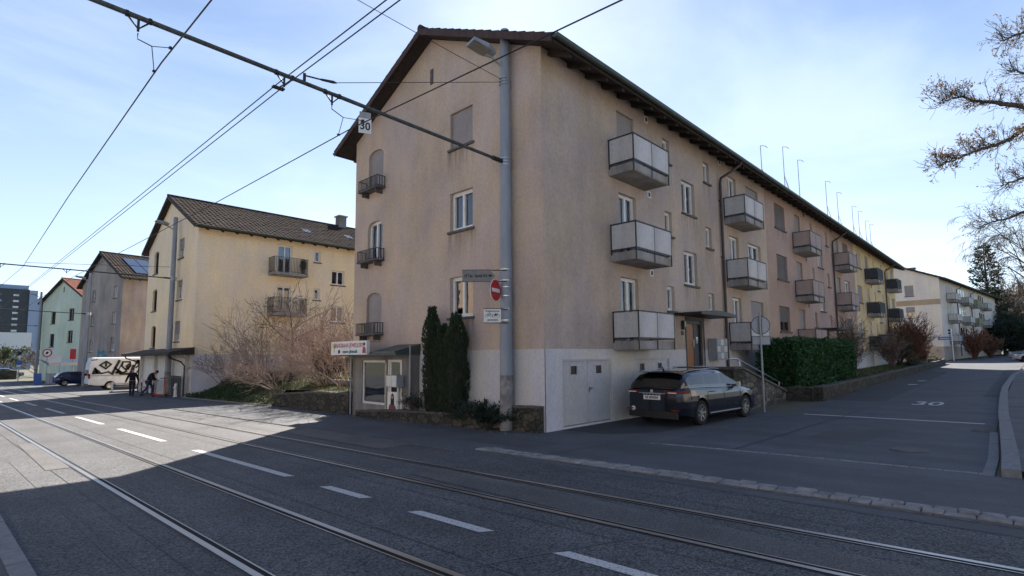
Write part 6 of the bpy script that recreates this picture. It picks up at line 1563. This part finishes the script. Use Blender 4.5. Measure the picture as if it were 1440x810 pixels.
for pts,w in (([(-2.75,1.35),(-2.6,1.8),(-2.45,1.4)],.10),([(-2.3,2.05),(-1.9,2.35),(-1.55,2.1),(-1.9,1.75),(-2.3,2.05)],.09),([(-1.9,1.95),(-1.9,2.2)],.10),([(-1.45,1.3),(-1.0,2.4)],.14),([(-1.15,1.3),(-.75,2.35)],.05),
    ([(-1.3,1.85),(-.85,1.35),(-.45,1.5)],.10),([(-.75,2.3),(-.25,2.3),(-.2,1.95),(-.5,1.6),(-.8,1.95),(-.75,2.3)],.09),([(-.5,1.9),(-.3,2.1)],.12),([(-.9,1.3),(-.1,1.3)],.12),([(-.1,1.5),(.3,2.4),(.5,2.1),(.2,1.8)],.09),([(.3,1.4),(.8,2.3),(1.1,1.8)],.10),([(-2.9,2.45),(-2.5,2.5)],.04),([(0,2.45),(.9,2.4)],.05),([(-2.2,1.35),(-1.7,1.5),(-1.5,1.32)],.08),([(.75,1.35),(1.15,1.5)],.16),([(.0,2.0),(-.15,1.4)],.12),([(.55,1.35),(.62,1.75)],.1)): gstroke(pts,w*1.35)
for q in ([(-2.75,1.3),(-2.55,1.78),(-2.35,1.62),(-2.1,1.34)],[(-1.3,1.36),(-1.05,1.72),(-.72,1.42),(-.9,1.28)],[(.1,2.2),(.35,2.5),(.6,2.25),(.4,2.05)],[(-.55,1.75),(-.2,2.05),(-.3,1.6)],[(.85,1.9),(1.1,2.3),(1.18,1.7)]): gp(q)
gr.build('side_graffiti',M['ink'],van)
MB().box(-2.9,-1.034,1.18,1.15,-1.026,1.21).build('side_moulding',M['sill'],van)

# ------------------------------------------------------------------ people
def skin_mesh(chain,rad,edges,levels=2):
    me=bpy.data.meshes.new('fig'); me.from_pydata([tuple(p) for p in chain],edges,[])
    o=bpy.data.objects.new('fig',me); col.objects.link(o)
    m=o.modifiers.new('s','SKIN'); m.use_smooth_shade=True
    for i,v in enumerate(me.skin_vertices[0].data): v.radius=rad[i] if isinstance(rad[i],tuple) else (rad[i],rad[i]); v.use_root=(i==0)
    o.modifiers.new('u','SUBSURF').levels=levels
    bpy.context.view_layer.update(); dg=bpy.context.evaluated_depsgraph_get()
    r=bpy.data.meshes.new_from_object(o.evaluated_get(dg)); bpy.data.objects.remove(o); return r
def person(loc,rz,label,J,cloth,hair,extra=None,group='people on the pavement by the cream house'):
    """J: joints in metres (x right, y forward, z up)"""
    rt=empty('person',loc,rz,label,'person',group)
    names=['pel','sp','ch','nk','hd0','hd1','shL','elL','wrL','haL','shR','elR','wrR','haR','hiL','knL','anL','toL','hiR','knR','anR','toR']
    P=[J[n] for n in names]; I={n:i for i,n in enumerate(names)}
    rad=dict(pel=(.15,.11),sp=(.14,.10),ch=(.16,.11),nk=.055,hd0=(.075,.088),hd1=(.078,.095),shL=.06,elL=.043,wrL=.028,haL=.032,shR=.06,elR=.043,wrR=.028,haR=.032,hiL=.085,knL=.058,anL=.038,toL=.034,hiR=.085,knR=.058,anR=.038,toR=.034)
    E=[('pel','sp'),('sp','ch'),('ch','nk'),('nk','hd0'),('hd0','hd1'),('ch','shL'),('shL','elL'),('elL','wrL'),('wrL','haL'),('ch','shR'),('shR','elR'),('elR','wrR'),('wrR','haR'),('pel','hiL'),('hiL','knL'),('knL','anL'),('anL','toL'),('pel','hiR'),('hiR','knR'),('knR','anR'),('anR','toR')]
    me=skin_mesh(P,[rad[n] for n in names],[(I[a],I[b]) for a,b in E])
    bm=bmesh.new(); bm.from_mesh(me)
    fb=MB()
    for s in ('L','R'):
        h=Vector(J['ha'+s]); d=(h-Vector(J['wr'+s])).normalized(); sd=d.cross(Vector((0,1,0))).normalized() if abs(d.y)<.9 else Vector((1,0,0)); fw=d.cross(sd)
        for k,(o_,l_) in enumerate(((-.028,.065),(-.010,.078),(.009,.072),(.026,.058))):
            a=h+fw*o_+d*.012; fb.tube([a,a+d*l_*.55,a+d*l_*.9+sd*.015],[.009,.008,.006],5)
        a=h-fw*.03-d*.02; fb.tube([a,a-fw*.02+d*.03,a-fw*.018+d*.055],[.011,.010,.007],5)
    tmp=fb.mesh('f',M['skin']); bm.from_mesh(tmp)
    # face: nose, brow, ears
    hd=Vector(J['hd1']); up=(Vector(J['hd1'])-Vector(J['hd0'])).normalized(); fwd=Vector(J.get('face',(0,1,0))).normalized(); rt_=fwd.cross(up).normalized()
    f2=MB(); c=hd.lerp(Vector(J['hd0']),.35); f2.tube([c+fwd*.085+up*.03,c+fwd*.118-up*.01,c+fwd*.09-up*.015],[.008,.014,.008],5)
    for s in (-1,1): f2.tube([c+rt_*s*.082+up*.03,c+rt_*s*.094,c+rt_*s*.082-up*.03],[.008,.018,.008],5)
    t2=f2.mesh('f',M['skin']); bm.from_mesh(t2)
    me2=bpy.data.meshes.new('body'); bm.to_mesh(me2); bm.free(); me2.materials.append(M['skin'])
    for p in me2.polygons: p.use_smooth=True; p.material_index=0
    inst('body',me2,rt)
    ey=MB()
    for s in (-1,1): ey.tube([c+fwd*.083+rt_*s*.032+up*.022,c+fwd*.092+rt_*s*.032+up*.022],.010,6)
    ey.build('eyes',M['ink'],rt)
    mo=MB().tube([c+fwd*.088+rt_*.022-up*.045,c+fwd*.094-up*.046,c+fwd*.088-rt_*.022-up*.045],.005,4).build('mouth',M['red'],rt)
    # clothes as slightly larger skins
    def cl(name,ns,es,rr,mat):
        ii={n:i for i,n in enumerate(ns)}; m_=skin_mesh([J[n] for n in ns],[rr[n] for n in ns],[(ii[a],ii[b]) for a,b in es]); m_.materials.clear(); m_.materials.append(M[mat]); inst(name,m_,rt)
    top,leg,slv=cloth
    cl('trousers',['pel','hiL','knL','anL','hiR','knR','anR'],[('pel','hiL'),('hiL','knL'),('knL','anL'),('pel','hiR'),('hiR','knR'),('knR','anR')],dict(pel=(.165,.125),hiL=.105,knL=.078,anL=.066,hiR=.105,knR=.078,anR=.066),leg)
    J2=dict(J); 
    cl('jacket',['ch','nk','sp','pel','shL','elL','wrL','shR','elR','wrR'],[('ch','nk'),('ch','sp'),('sp','pel'),('ch','shL'),('shL','elL'),('elL','wrL'),('ch','shR'),('shR','elR'),('elR','wrR')],dict(ch=(.19,.135),nk=.075,sp=(.175,.13),pel=(.215,.165),shL=.09,elL=.07,wrL=.052,shR=.09,elR=.07,wrR=.052),top)
    for s in ('L','R'):
        a=Vector(J['an'+s]); t=Vector(J['to'+s]); sb=MB(); dv=(t-a); dv.z=0; dv.normalize()
        sb.tube([Vector((a.x,a.y,t.z+.045))-dv*.07,Vector((a.x,a.y,t.z+.055))-dv*.02,Vector((t.x,t.y,t.z+.03)),Vector((t.x,t.y,t.z+.015))+dv*.08],[.045,.058,.05,.025],10); sb.build('shoe',M['ink'],rt,smooth=True)
    hb=MB(); hc=hd+up*.015
    rings=[]
    for i in range(7):
        a=PI/2*i/6; rings.append((.100*math.cos(a),.115*math.sin(a)))
    # dome of hair or cap around the head axis
    q=up.to_track_quat('Z','Y').to_matrix().to_4x4(); hb.M=Matrix.Translation(hc-fwd*.012-up*.01)@q; hb.lathe(rings,16); hb.build('hair' if hair!='cap' else 'cap',M[hair],rt,smooth=True)
    return rt
JW=dict(pel=(0,0,.95),sp=(0,.01,1.12),ch=(0,.02,1.34),nk=(0,.04,1.49),hd0=(0,.06,1.57),hd1=(0,.075,1.68),shL=(-.17,.02,1.40),elL=(-.27,-.05,1.13),wrL=(-.36,-.10,.90),haL=(-.38,-.10,.82),shR=(.17,.02,1.40),elR=(.27,.06,1.14),wrR=(.33,.16,.93),haR=(.34,.20,.86),
  hiL=(-.09,0,.90),knL=(-.09,.06,.50),anL=(-.08,-.02,.09),toL=(-.09,.12,.03),hiR=(.09,0,.90),knR=(.08,.0,.50),anR=(.05,-.14,.10),toR=(.05,.0,.03))
person((-2.42,32.5,gz(0,32.5)),R(-12),'person in a dark coat and grey cap walking away along the pavement',JW,('jacket','jeans','jacket'),'cap')
JB=dict(pel=(0,-.05,.93),sp=(0,.0,1.10),ch=(0,.10,1.30),nk=(0,.21,1.42),hd0=(0,.30,1.45),hd1=(0,.38,1.50),face=(0,.6,-.8),shL=(-.17,.13,1.36),elL=(-.20,.18,1.10),wrL=(-.16,.36,.98),haL=(-.15,.43,.96),shR=(.17,.13,1.36),elR=(.20,.16,1.10),wrR=(.17,.34,.96),haR=(.16,.41,.94),
  hiL=(-.09,-.05,.88),knL=(-.10,.16,.50),anL=(-.09,.14,.09),toL=(-.09,.28,.03),hiR=(.09,-.05,.88),knR=(.09,-.10,.48),anR=(.09,-.42,.14),toR=(.09,-.30,.03))
person((-1.62,31.9,gz(0,32)),R(-118),'person in a dark vest and jeans bending forward with lowered head beside the tram pole',JB,('vest','jeans_blue','sleeve'),'hair')

# ------------------------------------------------------------------ street furniture
scx,scy=-1.62,29.3
es=empty('electric_scooter',(scx,scy,gz(0,scy)),R(-60),'red electric scooter standing at the foot of the tram pole','scooter')
MB().tube([(.42,0,.16),(.36,0,.5),(.28,0,1.12)],.028,8).build('stem',M['red'],es)
MB().tube([(.27,-.27,1.13),(.28,0,1.15),(.27,.27,1.13)],.020,8).build('handlebar',M['black'],es)
MB().box(-.42,-.09,.12,.34,.09,.17).build('deck',M['red'],es)
for x in (-.48,.46):
    w_=MB(T(x,0,.11)@Matrix.Rotation(PI/2,4,'X')); w_.lathe([(.05,-.025),(.10,-.025),(.115,0),(.10,.025),(.05,.025)],18); w_.build('wheel',M['tyre'],es)
MB().tube([(-.58,0,.22),(-.48,0,.26),(-.38,0,.2)],.02,6).build('mudguard',M['red'],es)
hy_=empty('hydrant',(-1.0,28.4,gz(0,28.4)),0,'small white and grey hydrant post on the pavement beside the tram pole','hydrant')
MB().lathe([(.16,0),(.14,.06),(.12,.10),(.115,.50),(.15,.53),(.15,.58),(.11,.62),(.10,.76),(.05,.82),(.01,.84)],16).build('body',M['white_dirty'],hy_,smooth=True,ang=40)
MB().tube([(0,-.2,.62),(0,.2,.62)],.05,10).build('outlet',M['galv'],hy_)
fe=empty('metal_gate',(-.95,27.7,gz(0,27.7)),0,'dark barred metal gate beside the garage of the cream house','gate')
mb=MB(); mb.box(-.02,0,.06,.02,2.0,.10); mb.box(-.02,0,1.12,.02,2.0,1.16)
for i in range(12): mb.box(-.015,.02+i*.176,.0,.015,.10+i*.176 if i%3 else .14+i*.176,1.25)
mb.build('bars',M['darkframe'],fe)
for i,(yy,lb_) in enumerate(((33.2,'right red and white barrier board behind the bending person'),(35.0,'left red and white barrier board at the garage of the cream house'))):
    bo=empty('barrier_board',(-1.25,yy,gz(0,yy)),0,lb_,'barrier','red and white barrier boards by the garage')
    MB().box(-.02,-.8,.78,.02,.8,1.0).build('board',M['white'],bo)
    for k in range(4): MB().prism([(-.026,.785),(-.021,.785),(-.021,.995),(-.026,.995)],-.78+k*.4,-.58+k*.4).build('stripe',M['red'],bo)
    for k in (-.7,.7): MB().box(-.03,k-.03,0,.03,k+.03,.78).build('leg',M['darkframe'],bo)
    MB().box(-.02,-.78,.40,.02,.78,.50).build('lower_board',M['red'],bo)
br=empty('bicycle_rail',(-2.0,39.2,gz(0,39)),0,'low white posted rail on a concrete base before the graffiti van','rail')
MB().box(-.45,-.15,0,1.9,.15,.12).build('base',M['concrete'],br)
for x in (-.3,1.7): MB().box(x-.05,-.05,.12,x+.05,.05,.78).build('post',M['white'],br)
MB().box(-.3,-.03,.62,1.7,.03,.70).build('rail',M['white_dirty'],br)
# corner with kiosk, bins, signs at the mint house
kx,ky=-2.2,71.5
bn=[('grey container bin nearest the blue car',-2.55,66.6),('grey container bin next to the leaning blue board',-3.2,67.6)]
for lb_,x,y in bn:
    r_=empty('container_bin',(x,y,gz(0,y)),R(10),lb_,'bin','bins left of the blue car')
    MB().prism([(0.05,.12),(.75,.12),(.8,1.15),(0,1.15)],-.4,.4).build('body',M['galv'],r_); MB().box(-.02,-.43,1.15,.82,.43,1.22).build('lid',M['sill'],r_)
    for px in (.12,.68): MB().disc((px,-.36,.07),.07,(0,1,0),.05).build('wheel',M['tyre'],r_)
bb_=empty('blue_board',(-4.0,66.9,gz(0,67)),R(20),'blue board leaning at the farthest but one tram pole','board')
MB().add([(-.35,0,0),(.35,.0,0),(.5,.5,1.25),(-.2,.5,1.25),(-.35,.04,0),(.35,.04,0),(.5,.54,1.25),(-.2,.54,1.25)],[(0,1,2,3),(7,6,5,4),(0,4,5,1),(1,5,6,2),(2,6,7,3),(3,7,4,0)]).build('panel',M['blue'],bb_)
aw=empty('awning',(-1.3,73.4,gz(0,73)),R(15),'long off white awning in front of the mint house','awning')
MB().add([(-2.0,-1.6,2.35),(2.9,-1.6,2.35),(2.9,.9,2.8),(-2.0,.9,2.8),(-2.0,-1.6,2.05),(2.9,-1.6,2.05),(-2,.9,2.75),(2.9,.9,2.75)],[(0,1,2,3),(0,4,5,1),(4,6,7,5)]).build('canvas',M['awning'],aw)
for x in (-1.9,.4,2.8): MB().box(x-.05,-1.55,0,x+.05,-1.45,2.1).build('post',M['white_dirty'],aw)
sg1=empty('round_traffic_sign',(-3.1,70.0,gz(0,70)),R(-30),'white round traffic sign with red rim before the mint house','sign')
MB().tube([(0,0,0),(0,0,3.9)],.035,8).build('post',M['galv'],sg1); MB().disc((0,-.05,3.45),.46,(0,1,0),.02,28).build('rim',M['red'],sg1); MB().disc((0,-.068,3.45),.33,(0,1,0),.014,28).build('disc',M['white'],sg1)
MB().prism([(-.16,3.35),(.02,3.3),(.16,3.5),(.02,3.62),(-.1,3.55)],-.082,-.076).build('symbol',M['ink'],sg1)
sg2=empty('white_board_sign',(-2.3,71.2,gz(0,71)),R(-30),'blank white rectangular board beside the round red rimmed sign','sign')
for x in (-.5,.5): MB().tube([(x,0,0),(x,0,3.3)],.035,8).build('post',M['galv'],sg2)
MB().box(-.62,-.06,2.35,.62,-.04,3.25).build('board',M['white'],sg2)
sg3=empty('red_board_sign',(-.55,72.5,gz(0,72)),R(-30),'narrow red board above the awning of the mint house','sign')
MB().tube([(0,0,0),(0,0,3.9)],.035,8).build('post',M['galv'],sg3); MB().box(-.3,-.06,2.75,.3,-.04,3.95).build('board',M['red'],sg3)
fs=empty('traffic_sign',(-4.42,84.5,gz(0,84)),R(-20),'dark hooded post with small blue and white traffic signs, leftmost sign','sign')
MB().tube([(0,0,0),(0,0,4.0)],.05,8).build('post',M['galv'],fs); MB().prism([(-.22,3.2),(.22,3.2),(0,2.8)],-.08,-.05).build('yield_plate',M['white'],fs)
MB().disc((0,-.06,2.35),.32,(0,1,0),.02,24).build('blue_disc',M['blue'],fs); MB().box(-.22,-.08,1.85,.22,-.05,2.05).build('white_plate',M['white'],fs); MB().box(-.2,-.07,3.35,.2,.07,3.75).build('hood',M['ink'],fs)

# houses on the other sides of the two roads: they stand behind the camera, throw warm light back and show in the panes
OP=[(u,z,1.2,1.35,2,0,0,0) for u in (2,6,10,14,18,22,26) for z in (1.6,4.4,7.2)]
house((-22.5,-34,0),R(90),30,11,10.3,13.2,M['offwhite'],'off white house across the main road behind the camera, mirrored in the shop panes',side=OP,zp=.6,plm='concrete',base=-1)
house((-22.5,4,-.2),R(90),28,11,10.3,13.2,M['cream2'],'peach house across the main road opposite the shop, outside the picture',side=OP,zp=.6,plm='concrete',base=-1)
house((34,-21.5,0),R(180),30,11,8.3,11.2,M['offwhite'],'off white house across the side road, mirrored in the parked dark car',side=[(u,z,1.2,1.35,2,0,0,0) for u in (2,6,10,14,18,22,26) for z in (1.8,4.6)],zp=.6,plm='concrete',base=-1)

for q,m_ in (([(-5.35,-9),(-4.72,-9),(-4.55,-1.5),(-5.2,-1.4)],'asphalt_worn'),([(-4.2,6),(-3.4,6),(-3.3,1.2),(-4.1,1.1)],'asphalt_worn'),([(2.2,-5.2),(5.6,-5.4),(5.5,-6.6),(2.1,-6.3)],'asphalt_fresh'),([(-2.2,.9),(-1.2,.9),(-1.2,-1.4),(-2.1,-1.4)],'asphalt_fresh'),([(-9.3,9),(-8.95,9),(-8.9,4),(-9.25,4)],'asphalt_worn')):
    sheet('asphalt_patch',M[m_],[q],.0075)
sheet('asphalt_seam',M['seam'],[[(.3,-4.6),(24,-5.3),(24,-5.33),(.3,-4.63)],[(9.5,-3.6),(9.53,-3.6),(9.2,-8.0),(9.17,-8.0)],[(-2.9,2.2),(-.7,2.0),(-.7,2.03),(-2.9,2.23)],[(-3.0,-2.0),(.1,-2.4),(.1,-2.42),(-3.0,-2.02)]],.0105)
mh=MB(); mh.disc((2.2,-7.2,gz(2,-7)+.012),.31,(0,0,1),.012,28)
tag(mh.build('manhole_cover',M['sill']),'round dark manhole cover in the side road mouth','manhole cover')
